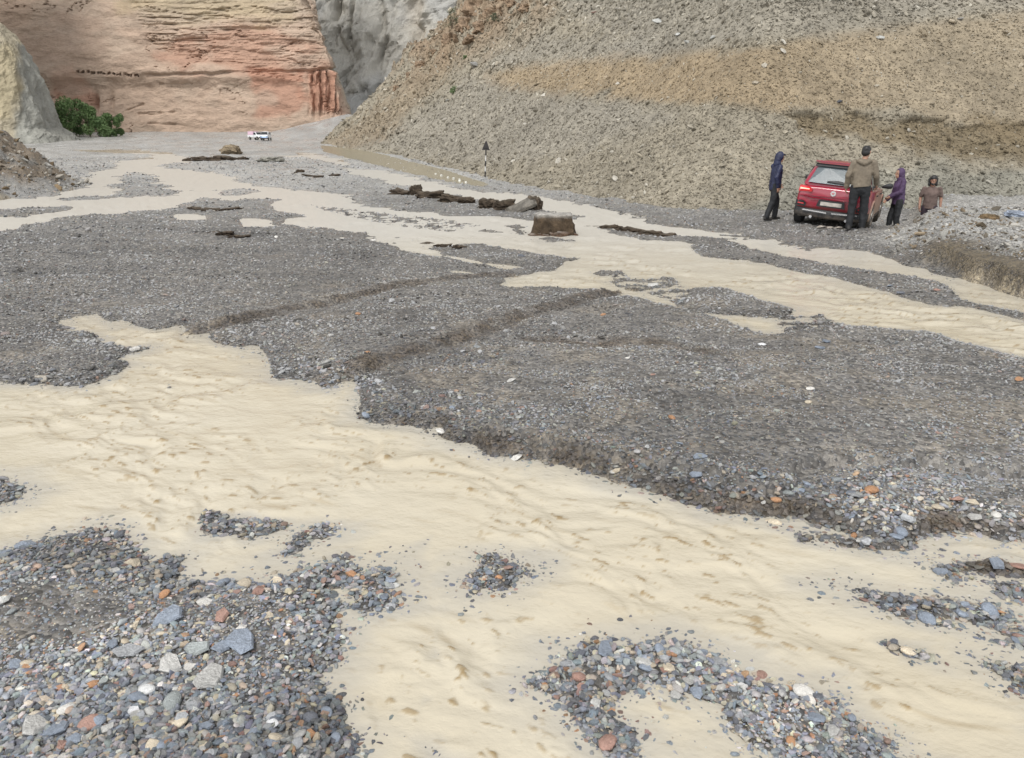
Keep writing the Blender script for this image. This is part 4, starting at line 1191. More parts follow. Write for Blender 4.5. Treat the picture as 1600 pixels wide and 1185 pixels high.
WORK = bpy.data.scenes.new('work')               # empty scene in which modifiers are baked, removed at the end
def bake(o):
    WORK.collection.objects.link(o)
    WORK.view_layers[0].update()
    m2 = bpy.data.meshes.new_from_object(o.evaluated_get(WORK.view_layers[0].depsgraph))
    me = o.data
    bpy.data.objects.remove(o)
    if me.users == 0: bpy.data.meshes.remove(me)
    return m2
_b = bmesh.new(); bmesh.ops.create_uvsphere(_b, u_segments=14, v_segments=10, radius=1.0); _b.verts.ensure_lookup_table()
BALL_V = np.array([v.co[:] for v in _b.verts]); BALL_F = [tuple(v.index for v in f.verts) for f in _b.faces]; _b.free()
def blob(name, parts, voxel, mat, parent, smooth=4, wr=0.0, seed=0, cut_z=None):
    """closed pieces fused by a voxel remesh into one continuous surface"""
    vs, fs, cnt = [], [], 0
    def ball(c, r, sx=(1, 1, 1), rot=None):
        nonlocal cnt
        m = np.array(rot.to_3x3()) if rot is not None else np.eye(3)
        vs.append((BALL_V*(np.array(sx)*r)) @ m.T + np.array(c)); fs.append([tuple(k+cnt for k in f) for f in BALL_F]); cnt += len(BALL_V)
    for pt in parts:
        if pt[0] == 'cap':
            _, a, ra, b, rb = pt[:5]
            fl = pt[5] if len(pt) > 5 else (1, 1)
            a, b = Vector(a), Vector(b)
            n = max(3, int((b-a).length/(min(ra, rb)*0.28)) + 1)
            for i in range(n+1):
                t = i/n
                ball(a.lerp(b, t), ra + (rb-ra)*t, (fl[0], fl[1], 1))
        else:
            _, c, rad = pt[:3]
            ball(Vector(c), 1.0, rad, pt[3] if len(pt) > 3 else None)
    me = bpy.data.meshes.new(name)
    me.from_pydata(np.vstack(vs).tolist(), [], [f for q in fs for f in q])
    o = bpy.data.objects.new(name, me)
    md = o.modifiers.new('r', 'REMESH'); md.mode = 'VOXEL'; md.voxel_size = voxel
    ms = o.modifiers.new('s', 'SMOOTH'); ms.factor = 0.5; ms.iterations = smooth
    m2 = bake(o)
    m2.name = name
    if wr:
        co = np.zeros(len(m2.vertices)*3, np.float32); m2.vertices.foreach_get('co', co); co = co.reshape(-1, 3)
        no = np.zeros(len(m2.vertices)*3, np.float32); m2.vertices.foreach_get('normal', no); no = no.reshape(-1, 3)
        d = fbm(co[:, 0]*8+seed, co[:, 1]*8, co[:, 2]*7, 3)*wr
        m2.vertices.foreach_set('co', (co + no*d[:, None]).reshape(-1).astype(np.float32))
    if cut_z is not None:
        bm = bmesh.new(); bm.from_mesh(m2)
        bmesh.ops.bisect_plane(bm, geom=bm.verts[:]+bm.edges[:]+bm.faces[:], plane_co=(0, 0, cut_z[0]), plane_no=cut_z[1], clear_inner=True)
        bm.to_mesh(m2); bm.free()
    m2.materials.clear()
    return link(name, m2, mat, parent, smooth=True)

def person(label, loc, rz, H, pose, wear, group='people around the stuck car', lean=(0, 0)):
    """local frame: faces +Y, right hand at +X, origin between the feet"""
    S = H/1.75
    V = lambda *a: Vector(a)*S
    J = dict(pel=(0, 0, .94), chest=(0, .0, 1.26), neck=(0, -.005, 1.47), head=(0, .02, 1.625),
             shl=(-.185, -.01, 1.42), shr=(.185, -.01, 1.42), ell=(-.245, -.03, 1.14), elr=(.245, -.03, 1.14), wrl=(-.26, .05, .89), wrr=(.26, .05, .89),
             hil=(-.095, 0, .90), hir=(.095, 0, .90), knl=(-.105, .02, .49), knr=(.105, .02, .49), anl=(-.11, -.02, .09), anr=(.11, -.02, .09))
    J.update(pose)
    J = {k: V(*v) for k, v in J.items()}
    root = empty('person', loc); tag(root, label, 'person', group)
    root.rotation_euler = (lean[0], lean[1], rz)
    face = Euler((wear.get('nod', 0), 0, wear.get('turn', 0))).to_matrix()
    hd = J['head']
    F = lambda x, y, z: hd + face @ (Vector((x, y, z))*S)
    fr = face.to_4x4()
    r = S
    B = []
    # torso, neck, head with jaw, nose, ears
    B += [('cap', J['pel'], .125*r, J['chest'], .135*r, (1.12, .82)), ('cap', J['chest'], .125*r, (J['shl']+J['shr'])/2-V(0, 0, .06), .090*r, (1.15, .8)),
          ('cap', J['neck']-V(0, 0, .06), .058*r, hd-V(0, 0, .03), .055*r)]
    B += [('ell', F(0, 0, .02), (.076*r, .095*r, .108*r), fr), ('ell', F(0, .035, -.055), (.055*r, .058*r, .065*r), fr),
          ('cap', F(0, .092, .02), .012*r, F(0, .108, -.018), .016*r), ('cap', F(-.022, .088, -.058), .011*r, F(.022, .088, -.058), .011*r), ('ell', F(0, .075, -.095), (.022*r, .018*r, .018*r), fr)]
    for sx in (-1, 1):
        B += [('ell', F(sx*.078, -.005, 0), (.012*r, .022*r, .034*r), fr)]
    for sd in 'lr':
        B += [('cap', J['sh'+sd]-V(0, 0, .03), .046*r, J['el'+sd], .040*r), ('cap', J['el'+sd], .042*r, J['wr'+sd], .028*r),
              ('cap', J['hi'+sd], .095*r, J['kn'+sd], .060*r), ('cap', J['kn'+sd], .058*r, J['an'+sd], .040*r),
              ('cap', J['an'+sd]-V(0, .02, .04), .040*r, J['an'+sd]+V(0, .13, -.055), .033*r)]
        # hand: palm, four curled fingers of unequal length, thumb off the side
        w = J['wr'+sd]; f = (w-J['el'+sd]).normalized()
        fwd = Vector((0, 1, 0)); side = f.cross(fwd).normalized() if abs(f.y) < 0.95 else Vector((1, 0, 0))
        across = side.cross(f).normalized()              # thumb side, roughly forwards
        palm_n = side*(1 if sd == 'l' else -1)
        if palm_n.dot(Vector((1 if sd == 'l' else -1, 0, 0))) < 0: palm_n = -palm_n
        pe = w + f*.085*r
        B += [('cap', w, .026*r, w+f*.03*r, .030*r)]
        for q in (-1, 0, 1): B += [('cap', w+f*.02*r+across*q*.020*r, .015*r, pe+across*q*.023*r, .014*r)]
        for q, ln in ((1.5, .068), (.5, .078), (-.5, .073), (-1.5, .056)):
            a0 = pe + across*q*.0215*r; a1 = a0 + (f*.8+palm_n*.35).normalized()*ln*.55*r; a2 = a1 + (f*.35+palm_n*.9).normalized()*ln*.5*r
            B += [('cap', a0, .0095*r, a1, .0088*r), ('cap', a1, .0088*r, a2, .0078*r)]
        t0 = w + f*.025*r + across*.028*r; t1 = t0 + (across*.7+f*.6+palm_n*.2).normalized()*.045*r; t2 = t1 + (f*.9+palm_n*.3).normalized()*.032*r
        B += [('cap', t0, .012*r, t1, .0105*r), ('cap', t1, .0105*r, t2, .009*r)]
    body = blob('body', B, 0.0085, M[wear.get('skin', 'skin')], root, smooth=3)
    for sx in (-1, 1):
        bm = bmesh.new(); bmesh.ops.create_uvsphere(bm, u_segments=8, v_segments=6, radius=.012*r)
        link('eye', bm_mesh(bm, 'eye'), M['eye'], body, F(sx*.032, .082, .018), smooth=True)
    # trousers
    T_ = [('cap', J['pel']+V(0, 0, .06), .150*r, J['pel']-V(0, 0, .06), .155*r, (1.08, .85))]
    for sd in 'lr':
        T_ += [('cap', J['hi'+sd], .112*r, J['kn'+sd], .084*r), ('cap', J['kn'+sd], .084*r, J['an'+sd]+V(0, 0, .01), .070*r)]
    blob('trousers', T_, 0.012, M[wear['legs']], root, wr=0.010, seed=H*10)
    # top
    hem = J['pel'] + V(0, 0, wear.get('hem', -.06))
    b = wear.get('bulk', 0.0)
    U = [('cap', hem-V(0, 0, .10), (.158+b)*r, J['chest'], (.150+b)*r, (1.12, .88)), ('cap', J['chest'], (.148+b)*r, (J['shl']+J['shr'])/2-V(0, 0, .05), (.110+b*.6)*r, (1.22, .86)),
         ('cap', (J['shl']+J['shr'])/2, .075*r, J['neck']-V(0, 0, .03), .066*r)]
    for sd in 'lr':
        el = J['el'+sd]; wr_ = J['wr'+sd]
        U += [('cap', J['sh'+sd]-V(0, 0, .015), (.062+b*.5)*r, el if wear['sleeve'] == 'long' else J['sh'+sd].lerp(el, .75)+V(0, 0, .01), (.056+b*.5)*r)]
        if wear['sleeve'] == 'long': U += [('cap', el, (.054+b*.5)*r, el.lerp(wr_, .95), (.043+b*.5)*r)]
    blob('jacket' if wear['sleeve'] == 'long' else 'shirt', U, 0.012, M[wear['top']], root, wr=0.012, seed=H*7, cut_z=(hem.z, (-.10, .05, 1)))
    if wear['head'] == 'hood':
        back = face @ Vector((0, -1, 0))
        Hd = [('ell', F(0, -.025, .025), (.108*r, .118*r, .135*r), fr), ('ell', F(0, -.055, -.06), (.10*r, .085*r, .10*r), fr), ('cap', F(0, -.045, -.12), .095*r, J['neck']-V(0, .03, .02), .105*r)]
        hood = blob('hood', Hd, 0.011, M[wear['hoodmat']], root, wr=0.006)
        # open the front of the hood round the face
        bm = bmesh.new(); bm.from_mesh(hood.data)
        inv = face.inverted(); kill = []
        for v in bm.verts:
            q = inv @ (v.co - hd)
            if q.y > 0.05*r and abs(q.x) < .080*r and -.11*r < q.z < .095*r: kill.append(v)
        bmesh.ops.delete(bm, geom=kill, context='VERTS'); bm.to_mesh(hood.data); bm.free()
        if wear.get('peak'):
            blob('hood_peak', [('cap', F(-.06, .085, .10), .014*r, F(.06, .085, .10), .014*r), ('cap', F(-.04, .115, .088), .012*r, F(.04, .115, .088), .012*r)], 0.009, M[wear['hoodmat']], root, smooth=2)
    elif wear['head'] == 'short':
        blob('hair', [('ell', F(0, -.012, .055), (.088*r, .105*r, .085*r), fr), ('ell', F(0, -.04, .0), (.086*r, .075*r, .09*r), fr)], 0.010, M['hair'], root, wr=0.008, smooth=2)
    else:
        blob('hair', [('ell', F(0, -.015, .06), (.096*r, .110*r, .085*r), fr), ('cap', F(-.088, -.02, .03), .04*r, F(-.092, -.015, -.12), .032*r), ('cap', F(.088, -.02, .03), .04*r, F(.092, -.015, -.12), .032*r),
                     ('ell', F(0, -.065, -.05), (.095*r, .06*r, .12*r), fr)], 0.010, M['hair'], root, wr=0.010, smooth=2)
        blob('beard', [('cap', F(-.045, .055, -.085), .022*r, F(0, .082, -.105), .026*r), ('cap', F(.045, .055, -.085), .022*r, F(0, .082, -.105), .026*r)], 0.008, M['hair'], root, smooth=2)
    if wear.get('hood_down'):
        blob('hood', [('cap', J['neck']+V(-.10, -.07, -.02), .050*r, J['neck']+V(0, -.115, -.06), .062*r), ('cap', J['neck']+V(.10, -.07, -.02), .050*r, J['neck']+V(0, -.115, -.06), .062*r),
                     ('cap', J['neck']+V(-.09, -.03, -.0), .04*r, J['neck']+V(-.06, .06, -.03), .035*r), ('cap', J['neck']+V(.09, -.03, 0), .04*r, J['neck']+V(.06, .06, -.03), .035*r)], 0.011, M[wear['top']], root, wr=0.008)
    for sd in 'lr':
        a = J['an'+sd]
        blob('shoe', [('cap', a+V(0, -.045, -.045), .046*r, a+V(0, .13, -.052), .040*r, (1, 1)), ('cap', a+V(0, -.02, .0), .052*r, a+V(0, .01, -.04), .050*r)], 0.010, M['shoe'], root, smooth=2)
    return root

def stand(px, py): # where the feet touch, seen at this pixel
    p = gpt(px, py)
    for _ in range(12):
        h = gz(p.x, p.y); p = gpt(px, py, h - float(g_of(p.y)))
    return Vector((p.x, p.y, gz(p.x, p.y)))

pB = stand(1205, 349)
person('person in a navy blue hooded jacket and black trousers left of the red car', pB, R(-82), 1.60,
       dict(head=(0, .075, 1.615), neck=(0, .035, 1.47), chest=(0, .02, 1.26), shl=(-.17, .0, 1.41), shr=(.17, .02, 1.41), ell=(-.21, .07, 1.13), wrl=(-.19, .22, .93), elr=(.235, -.09, 1.12), wrr=(.22, -.02, .86),
            knl=(-.09, .13, .50), anl=(-.10, .12, .09), knr=(.09, -.06, .49), anr=(.10, -.20, .09)),
       dict(legs='black', top='navy', sleeve='long', head='hood', hoodmat='navy', hem=-.16, bulk=.012, peak=True, nod=R(-12)))
pM = stand(1336, 361)
person('tall man in an olive grey jacket seen from behind at the car', (pM.x, pM.y, pM.z), R(-18), 1.80,
       dict(head=(.03, .03, 1.625), shl=(-.19, -.01, 1.42), shr=(.19, -.01, 1.42), ell=(-.265, -.02, 1.15), wrl=(-.27, .08, .90), elr=(.275, .0, 1.16), wrr=(.32, .17, .96),
            anl=(-.14, -.02, .09), knl=(-.12, .02, .49), anr=(.13, .04, .09), knr=(.12, .05, .49)),
       dict(legs='black', top='olive', sleeve='long', head='short', hood_down=True, hem=-.02, bulk=.022, turn=R(-25)), lean=(0, 0))
def stand_far(px, py_head, Y, H):
    q = at_depth(px, py_head, Y)
    return Vector((q.x, Y, gz(q.x, Y) - 0.02))
pP = stand_far(1414, 258, 20.0, 1.66)
print('purple', pP, gz(pP.x, pP.y))
person('person in a purple hooded jacket standing right of the car mirror', pP, R(88), 1.66,
       dict(ell=(-.20, .05, 1.14), wrl=(-.12, .26, 1.02), elr=(.215, .04, 1.14), wrr=(.16, .24, .95), head=(0, .03, 1.62), knl=(-.10, .05, .5), knr=(.10, .12, .5), anr=(.11, .16, .09), anl=(-.11, .02, .09)),
       dict(legs='black', top='purple', sleeve='long', head='hood', hoodmat='purple', hem=-.10, bulk=.016), lean=(R(0), R(6)))
pW = stand_far(1460, 273, 20.9, 1.68)
print('brown', pW, gz(pW.x, pW.y))
person('long haired man in a brown T-shirt furthest right by the slope', pW, R(150), 1.68,
       dict(ell=(-.25, -.05, 1.15), wrl=(-.27, .03, .90), elr=(.255, -.03, 1.14), wrr=(.24, .10, .90)),
       dict(legs='plum', top='brown_shirt', sleeve='short', head='long', hem=-.06, bulk=.01, skin='skin_dark', turn=R(12)))

# ------------------------------------------------------------------ the red car
M['paint'] = simple('red_car_paint', (0.27, 0.010, 0.030), 0.28, coat=0.6, grime=0.15, scale=2.5, dirt=(0.26, 0.19, 0.13), dirt_z=(0.18, 0.62))
M['mudside'] = simple('muddy_red_paint', (0.28, 0.10, 0.075), 0.6, grime=0.3, scale=3.0, dirt=(0.33, 0.25, 0.18), dirt_z=(0.35, 1.35))
M['clad'] = simple('black_plastic', (0.018, 0.018, 0.019), 0.6, grime=0.3, dirt=(0.24, 0.20, 0.16), dirt_z=(0.10, 0.42))
M['tyre'] = simple('tyre_rubber', (0.02, 0.02, 0.02), 0.8, grime=0.4)
M['mudtyre'] = simple('muddy_tyre_rubber', (0.10, 0.085, 0.065), 0.85, grime=0.5)
M['rim'] = simple('alloy_rim', (0.30, 0.29, 0.27), 0.4, metal=0.6, grime=0.3)
M['glass'] = simple('car_glass', (0.10, 0.12, 0.13), 0.12, spec=0.14, grime=0.2)
M['dglass'] = simple('dark_car_glass', (0.02, 0.023, 0.025), 0.05, spec=0.8, grime=0.2)
M['chrome'] = simple('chrome', (0.65, 0.65, 0.66), 0.15, metal=1.0, grime=0.1)
M['plate'] = simple('number_plate', (0.40, 0.36, 0.32), 0.6, grime=0.5)
M['wpaint'] = simple('white_vehicle_paint', (0.72, 0.72, 0.72), 0.35, coat=0.4, grime=0.1)
M['bpaint'] = simple('pale_blue_paint', (0.42, 0.55, 0.78), 0.35, coat=0.4, grime=0.1)
M['pink'] = simple('faded_pink_tarpaulin', (0.60, 0.42, 0.50), 0.8, grime=0.2)
def lampmat():
    t = NT('red_tail_lamp'); t.set(Base_Color=(0.42, 0.008, 0.012), Roughness=0.15, Coat_Weight=0.5); return t.m
M['lamp'] = lampmat()
def lit_lamp():
    t = NT('lit_tail_lamp'); t.set(Base_Color=(0.8, 0.25, 0.2), Roughness=0.2)
    t.b.inputs['Emission Color'].default_value = (1.0, 0.22, 0.16, 1); t.b.inputs['Emission Strength'].default_value = 1.2
    return t.m
M['litlamp'] = lit_lamp()

def loft(name, rings, caps=True, sub=1, mat=None, parent=None, cutters=None, crease=None):
    bm = bmesh.new()
    rows = [[bm.verts.new(c) for c in ring] for ring in rings]
    for a, b in zip(rows[:-1], rows[1:]):
        for i in range(len(a)):
            j = (i+1) % len(a)
            bm.faces.new((a[i], a[j], b[j], b[i]))
    if caps:
        bm.faces.new(rows[0][::-1]); bm.faces.new(rows[-1])
    me = bm_mesh(bm, name)
    o = bpy.data.objects.new(name, me)
    if sub:
        m = o.modifiers.new('s', 'SUBSURF'); m.levels = sub; m.render_levels = sub
    for c in cutters or []:
        m = o.modifiers.new('b', 'BOOLEAN'); m.object = c; m.operation = 'DIFFERENCE'; m.solver = 'EXACT'
        WORK.collection.objects.link(c)
    m2 = bake(o); m2.name = name; m2.materials.clear()
    for c in cutters or []: bpy.data.objects.remove(c)
    return link(name, m2, mat, parent, smooth=True)

def prism(name, pts, vec, mat, parent, bevel=0.0, smooth=False, loc=None, rot=None):
    """closed outline pts pushed along vec: a plate of real thickness"""
    bm = bmesh.new()
    a = [bm.verts.new(p) for p in pts]; b = [bm.verts.new(Vector(p)+Vector(vec)) for p in pts]
    bm.faces.new(a); bm.faces.new(b[::-1])
    for i in range(len(a)):
        j = (i+1) % len(a); bm.faces.new((a[i], b[i], b[j], a[j]))
    if bevel: bmesh.ops.bevel(bm, geom=bm.edges[:], offset=bevel, segments=2, affect='EDGES')
    return link(name, bm_mesh(bm, name), mat, parent, loc, rot, smooth)

def cyl(name, r, w, mat, parent, loc, axis='x', seg=28, r2=None, bevel=0.0):
    bm = bmesh.new()
    bmesh.ops.create_cone(bm, cap_ends=True, segments=seg, radius1=r, radius2=r2 if r2 is not None else r, depth=w)
    if axis == 'x': bmesh.ops.rotate(bm, verts=bm.verts, matrix=Matrix.Rotation(R(90), 3, 'Y'))
    if axis == 'y': bmesh.ops.rotate(bm, verts=bm.verts, matrix=Matrix.Rotation(R(90), 3, 'X'))
    if bevel: bmesh.ops.bevel(bm, geom=[e for e in bm.edges if len(e.link_faces) == 2 and e.calc_face_angle() > 1], offset=bevel, segments=3, affect='EDGES')
    return link(name, bm_mesh(bm, name), mat, parent, loc)

def wheel(parent, x, y, z, r, w, tyre_mat, side):
    o = cyl('wheel', r, w, tyre_mat, parent, (x, y, z), bevel=0.035)
    cyl('rim', r*0.66, 0.03, M['rim'], o, (side*(w/2+0.002), 0, 0))
    for k in range(5):
        a = k*2*math.pi/5
        prism('spoke', [(0, -0.03, 0.04), (0, 0.03, 0.04), (0, 0.02, r*0.62), (0, -0.02, r*0.62)], (side*0.02, 0, 0), M['clad'], o, loc=(side*(w/2+0.018), 0, 0), rot=(a, 0, 0))
    cyl('hub', 0.045, 0.05, M['rim'], o, (side*(w/2+0.02), 0, 0), seg=14)
    return o

def section(y, zb, zt, hw, tuck=0.84):
    h = zt-zb
    half = [(hw*tuck, zb), (hw*.965, zb+.10*h), (hw, zb+.34*h), (hw*.995, zb+.60*h), (hw*.965, zb+.86*h), (hw*.90, zb+.97*h), (hw*.5, zt)]
    return [(x, y, z) for x, z in half] + [(-x, y, z) for x, z in half[::-1]]

car = empty('red_car')
tag(car, 'red hatchback SUV stuck tilted in the gravel below the scree slope', 'car')
def cutter(x, y, z, r):
    bm = bmesh.new(); bmesh.ops.create_cone(bm, cap_ends=True, segments=32, radius1=r, radius2=r, depth=0.42)
    bmesh.ops.rotate(bm, verts=bm.verts, matrix=Matrix.Rotation(R(90), 3, 'Y')); bmesh.ops.translate(bm, verts=bm.verts, vec=(x, y, z))
    me = bm_mesh(bm, 'c'); o = bpy.data.objects.new('c', me); return o
WY_, WY2, WR = 0.80, 3.38, 0.345
body = loft('body', [section(-.02, .56, .98, .74), section(.03, .46, 1.02, .83), section(.16, .36, 1.05, .875), section(.5, .32, 1.06, .895), section(1.0, .30, 1.06, .90), section(1.8, .28, 1.02, .895), section(2.6, .28, 1.00, .895),
             section(3.2, .29, .99, .895), section(3.7, .31, .95, .88), section(4.05, .36, .86, .83), section(4.25, .45, .74, .72)], sub=2, mat=M['paint'], parent=car,
            cutters=[cutter(sx*.86, yy, .345, .40) for sx in (-1, 1) for yy in (WY_, WY2)])
def csec(y, zb, zt, hb, ht):
    half = [(hb, zb), (hb*.55+ht*.45, zb+(zt-zb)*.5), (ht, zt-.07), (ht*.86, zt-.008), (ht*.45, zt)]
    return [(x, y, z) for x, z in half] + [(-x, y, z) for x, z in half[::-1]]
roof = loft('cabin', [csec(.10, .98, 1.05, .79, .74), csec(.22, .98, 1.26, .80, .70), csec(.44, .98, 1.55, .815, .64), csec(.9, .98, 1.61, .82, .645), csec(1.6, .98, 1.635, .82, .65), csec(2.2, .98, 1.60, .82, .64), csec(2.6, .98, 1.42, .81, .66), csec(3.25, .96, 1.03, .78, .72)], sub=2, mat=M['paint'], parent=car)
# rear window set in the tailgate, with its wiper
def rear_pt(x, t, off=0.0): # t 0 at the foot of the glass, 1 under the roof edge
    return (x, .125 + .27*t - off*.85, 1.085 + .40*t + off*.45)
gl_pts = [rear_pt(-.66, .0, .035), rear_pt(-.40, -.03, .04), rear_pt(.40, -.03, .04), rear_pt(.66, .0, .035), rear_pt(.535, .93, .03), rear_pt(.30, .99, .035), rear_pt(-.30, .99, .035), rear_pt(-.535, .93, .03)]
prism('rear_window', gl_pts, (0, -.012, .006), M['glass'], car)
prism('window_surround', [rear_pt(-.60, .95, .045), rear_pt(.60, .95, .045), rear_pt(.575, 1.12, .05), rear_pt(-.575, 1.12, .05)], (0, -.05, .012), M['clad'], car, bevel=0.006)
wp = prism('rear_wiper', [rear_pt(-.22, .07, .065), rear_pt(.26, .02, .065), rear_pt(.27, .10, .065), rear_pt(.05, .19, .065), rear_pt(-.2, .13, .065)], (0, -.018, .01), M['clad'], car)
prism('roof_spoiler', [(-.63, .50, 1.575), (.63, .50, 1.575), (.60, .26, 1.60), (-.60, .26, 1.60)], (0, 0, .035), M['paint'], car, bevel=0.012)
cyl('roof_aerial', .012, .10, M['clad'], car, (.12, .75, 1.665), axis='z', seg=8, r2=.02)
# tail lamps: wide wrap-round units with a lit bar
for sx in (-1, 1):
    L_ = prism('tail_lamp', [(sx*.84, .045, .86), (sx*.50, -.035, .88), (sx*.50, -.035, .955), (sx*.62, -.02, 1.015), (sx*.82, .06, 1.02)], (0, -.035, 0), M['lamp'], car, bevel=0.008)
    prism('lamp_bar', [(sx*.80, .012, .925), (sx*.57, -.045, .935), (sx*.57, -.045, .955), (sx*.80, .012, .965)], (0, -.04, 0), M['litlamp'] if sx < 0 else M['lamp'], L_)
    # side reflector pockets low in the bumper
    V_ = prism('bumper_vent', [(sx*.86, .09, .52), (sx*.60, -.045, .52), (sx*.58, -.05, .60), (sx*.66, -.045, .66), (sx*.86, .09, .66)], (0, -.02, 0), M['clad'], car, bevel=0.006)
    prism('reflector', [(sx*.80, .03, .57), (sx*.64, -.05, .57), (sx*.64, -.05, .595), (sx*.80, .03, .60)], (0, -.028, 0), M['lamp'], V_)
# tailgate crease, plate recess and emblem
prism('tailgate_ridge', [(-.80, .02, .765), (-.45, -.055, .735), (.45, -.055, .735), (.80, .02, .765), (.80, .02, .80), (.45, -.055, .785), (-.45, -.055, .785), (-.80, .02, .80)], (0, -.035, .006), M['paint'], car, bevel=0.012)
em = cyl('emblem', .066, .016, M['chrome'], car, (0, -.052, .895), axis='y', seg=8)
prism('emblem_letter', [(-.036, 0, -.026), (-.022, 0, -.026), (-.022, 0, .004), (-.010, 0, -.012), (.002, 0, .004), (.002, 0, -.026), (.014, 0, -.026), (.014, 0, .028), (-.010, 0, .004), (-.036, 0, .028)], (0, -.012, 0), M['lamp'], em, loc=(.010, -.006, 0))
prism('plate_recess', [(-.34, -.055, .555), (.34, -.055, .555), (.30, -.06, .715), (-.30, -.06, .715)], (0, -.008, 0), M['clad'], car)
prism('number_plate', [(-.25, -.066, .585), (.25, -.066, .585), (.25, -.066, .675), (-.25, -.066, .675)], (0, -.010, 0), M['plate'], car)
bp_ = loft('rear_bumper', [[(x, y, z) for x, y, z in ring] for ring in (
      [(-.885, .42, .30), (-.885, .42, .50), (-.86, .44, .52), (-.86, .44, .28)], [(-.885, .12, .28), (-.89, .10, .49), (-.84, .14, .51), (-.82, .16, .27)],
      [(-.72, -.06, .27), (-.73, -.085, .48), (-.68, .0, .51), (-.66, .02, .26)], [(0, -.085, .26), (0, -.11, .465), (0, -.02, .50), (0, .0, .25)],
      [(.72, -.06, .27), (.73, -.085, .48), (.68, .0, .51), (.66, .02, .26)], [(.885, .12, .28), (.89, .10, .49), (.84, .14, .51), (.82, .16, .27)],
      [(.885, .42, .30), (.885, .42, .50), (.86, .44, .52), (.86, .44, .28)])], sub=1, mat=M['clad'], parent=car)
for sx in (-1, 1):
    prism('chrome_strip', [(sx*.64, -.088, .425), (sx*.06, -.118, .405), (sx*.06, -.118, .435), (sx*.64, -.088, .455)], (0, -.012, 0), M['chrome'], bp_)
    cyl('exhaust_tip', .035, .12, M['chrome'], bp_, (sx*.42, -.03, .285), axis='y', seg=14)
# sides: glass, doors with handles, arches, mirrors
for sx in (-1, 1):
    def sp(y, t, off=.012):
        w = .815 + (.645-.815)*t
        return (sx*(w+off), y, .995 + t*.56)
    for (y0, y1, yt0, yt1) in ((.55, .98, .74, 1.02), (1.06, 1.92, 1.10, 1.88), (2.0, 2.85, 1.96, 2.35)):
        prism('side_window', [sp(y0, .08), sp(y1, .08), sp(yt1, .82), sp(yt0, .82)], (sx*.012, 0, 0), M['dglass'], car)
    for (y0, y1) in ((1.02, 1.96), (2.0, 2.95)):
        d = prism('door', [(sx*.892, y0, .36), (sx*.892, y1, .36), (sx*.90, y1, .62), (sx*.875, y1, .95), (sx*.875, y0, .95), (sx*.90, y0, .62)], (sx*.014, 0, 0), M['mudside'] if sx > 0 else M['paint'], car, bevel=0.005)
        prism('door_handle', [(sx*.905, y0+.08, .86), (sx*.905, y0+.26, .86), (sx*.905, y0+.26, .89), (sx*.905, y0+.08, .89)], (sx*.03, 0, 0), M['clad'], d, bevel=0.004)
    prism('sill', [(sx*.87, 1.18, .26), (sx*.87, 2.98, .26), (sx*.90, 2.98, .36), (sx*.90, 1.18, .36)], (sx*.018, 0, 0), M['clad'], car, bevel=0.006)
    for yy in (WY_, WY2):
        ring = []
        for k in range(15):
            a = -0.12 + k/14*(math.pi+0.24)
            c, s_2 = math.cos(a), math.sin(a)
            ring.append([(sx*.86, yy+.385*c, .345+.385*s_2), (sx*.915, yy+.385*c, .345+.385*s_2), (sx*.905, yy+.45*c, .345+.44*s_2), (sx*.86, yy+.45*c, .345+.44*s_2)])
        loft('wheel_arch', ring, sub=0, mat=M['mudside'] if (sx > 0) else M['clad'], parent=car)
    mr = loft('wing_mirror', [[(sx*.86, 2.62, .99), (sx*.86, 2.70, .99), (sx*.86, 2.70, 1.03), (sx*.86, 2.62, 1.03)], [(sx*.94, 2.60, .98), (sx*.94, 2.72, .98), (sx*.94, 2.72, 1.10), (sx*.94, 2.60, 1.10)],
               [(sx*1.08, 2.60, .97), (sx*1.08, 2.74, .98), (sx*1.08, 2.74, 1.15), (sx*1.08, 2.60, 1.16)], [(sx*1.15, 2.63, 1.0), (sx*1.15, 2.70, 1.0), (sx*1.15, 2.70, 1.12), (sx*1.15, 2.63, 1.12)]], sub=1, mat=M['clad'], parent=car)
    wheel(car, sx*.80, WY_, .345, WR, .22, M['tyre'] if sx < 0 else M['mudtyre'], sx)
    wheel(car, sx*.80, WY2, .345, WR, .22, M['tyre'] if sx < 0 else M['mudtyre'], sx)
prism('floor_pan', [(-.78, .25, .24), (.78, .25, .24), (.78, 3.9, .24), (-.78, 3.9, .24)], (0, 0, .12), M['clad'], car)
prism('windscreen', [(-.66, 2.60, 1.40), (.66, 2.60, 1.40), (.72, 3.16, 1.06), (-.72, 3.16, 1.06)], (0, .03, .04), M['dglass'], car)
for sx in (-1, 1):
    prism('headlamp', [(sx*.80, 4.02, .70), (sx*.50, 4.18, .70), (sx*.50, 4.18, .78), (sx*.80, 4.0, .80)], (0, .06, 0), M['glass'], car, bevel=0.006)
# on the ground, sunk on its right hand side
wl = stand(1249, 348)
CAR_YAW, CAR_ROLL = R(-29), R(5.5)
car.rotation_euler = (R(0.5), CAR_ROLL, CAR_YAW)
car.scale = (0.92, 0.92, 0.92)
rm = car.rotation_euler.to_matrix() @ Matrix.Diagonal((.92, .92, .92))
tyre_l = rm @ Vector((-.80, WY_, .0))
car.location = Vector((wl.x, wl.y + WR*0.2, wl.z - 0.03)) - tyre_l
for nm, sx, yy in (('rr', 1, WY_), ('fr', 1, WY2), ('fl', -1, WY2)):
    q = car.location + rm @ Vector((sx*.80, yy, 0)); print('wheel', nm, q, gz(q.x, q.y))
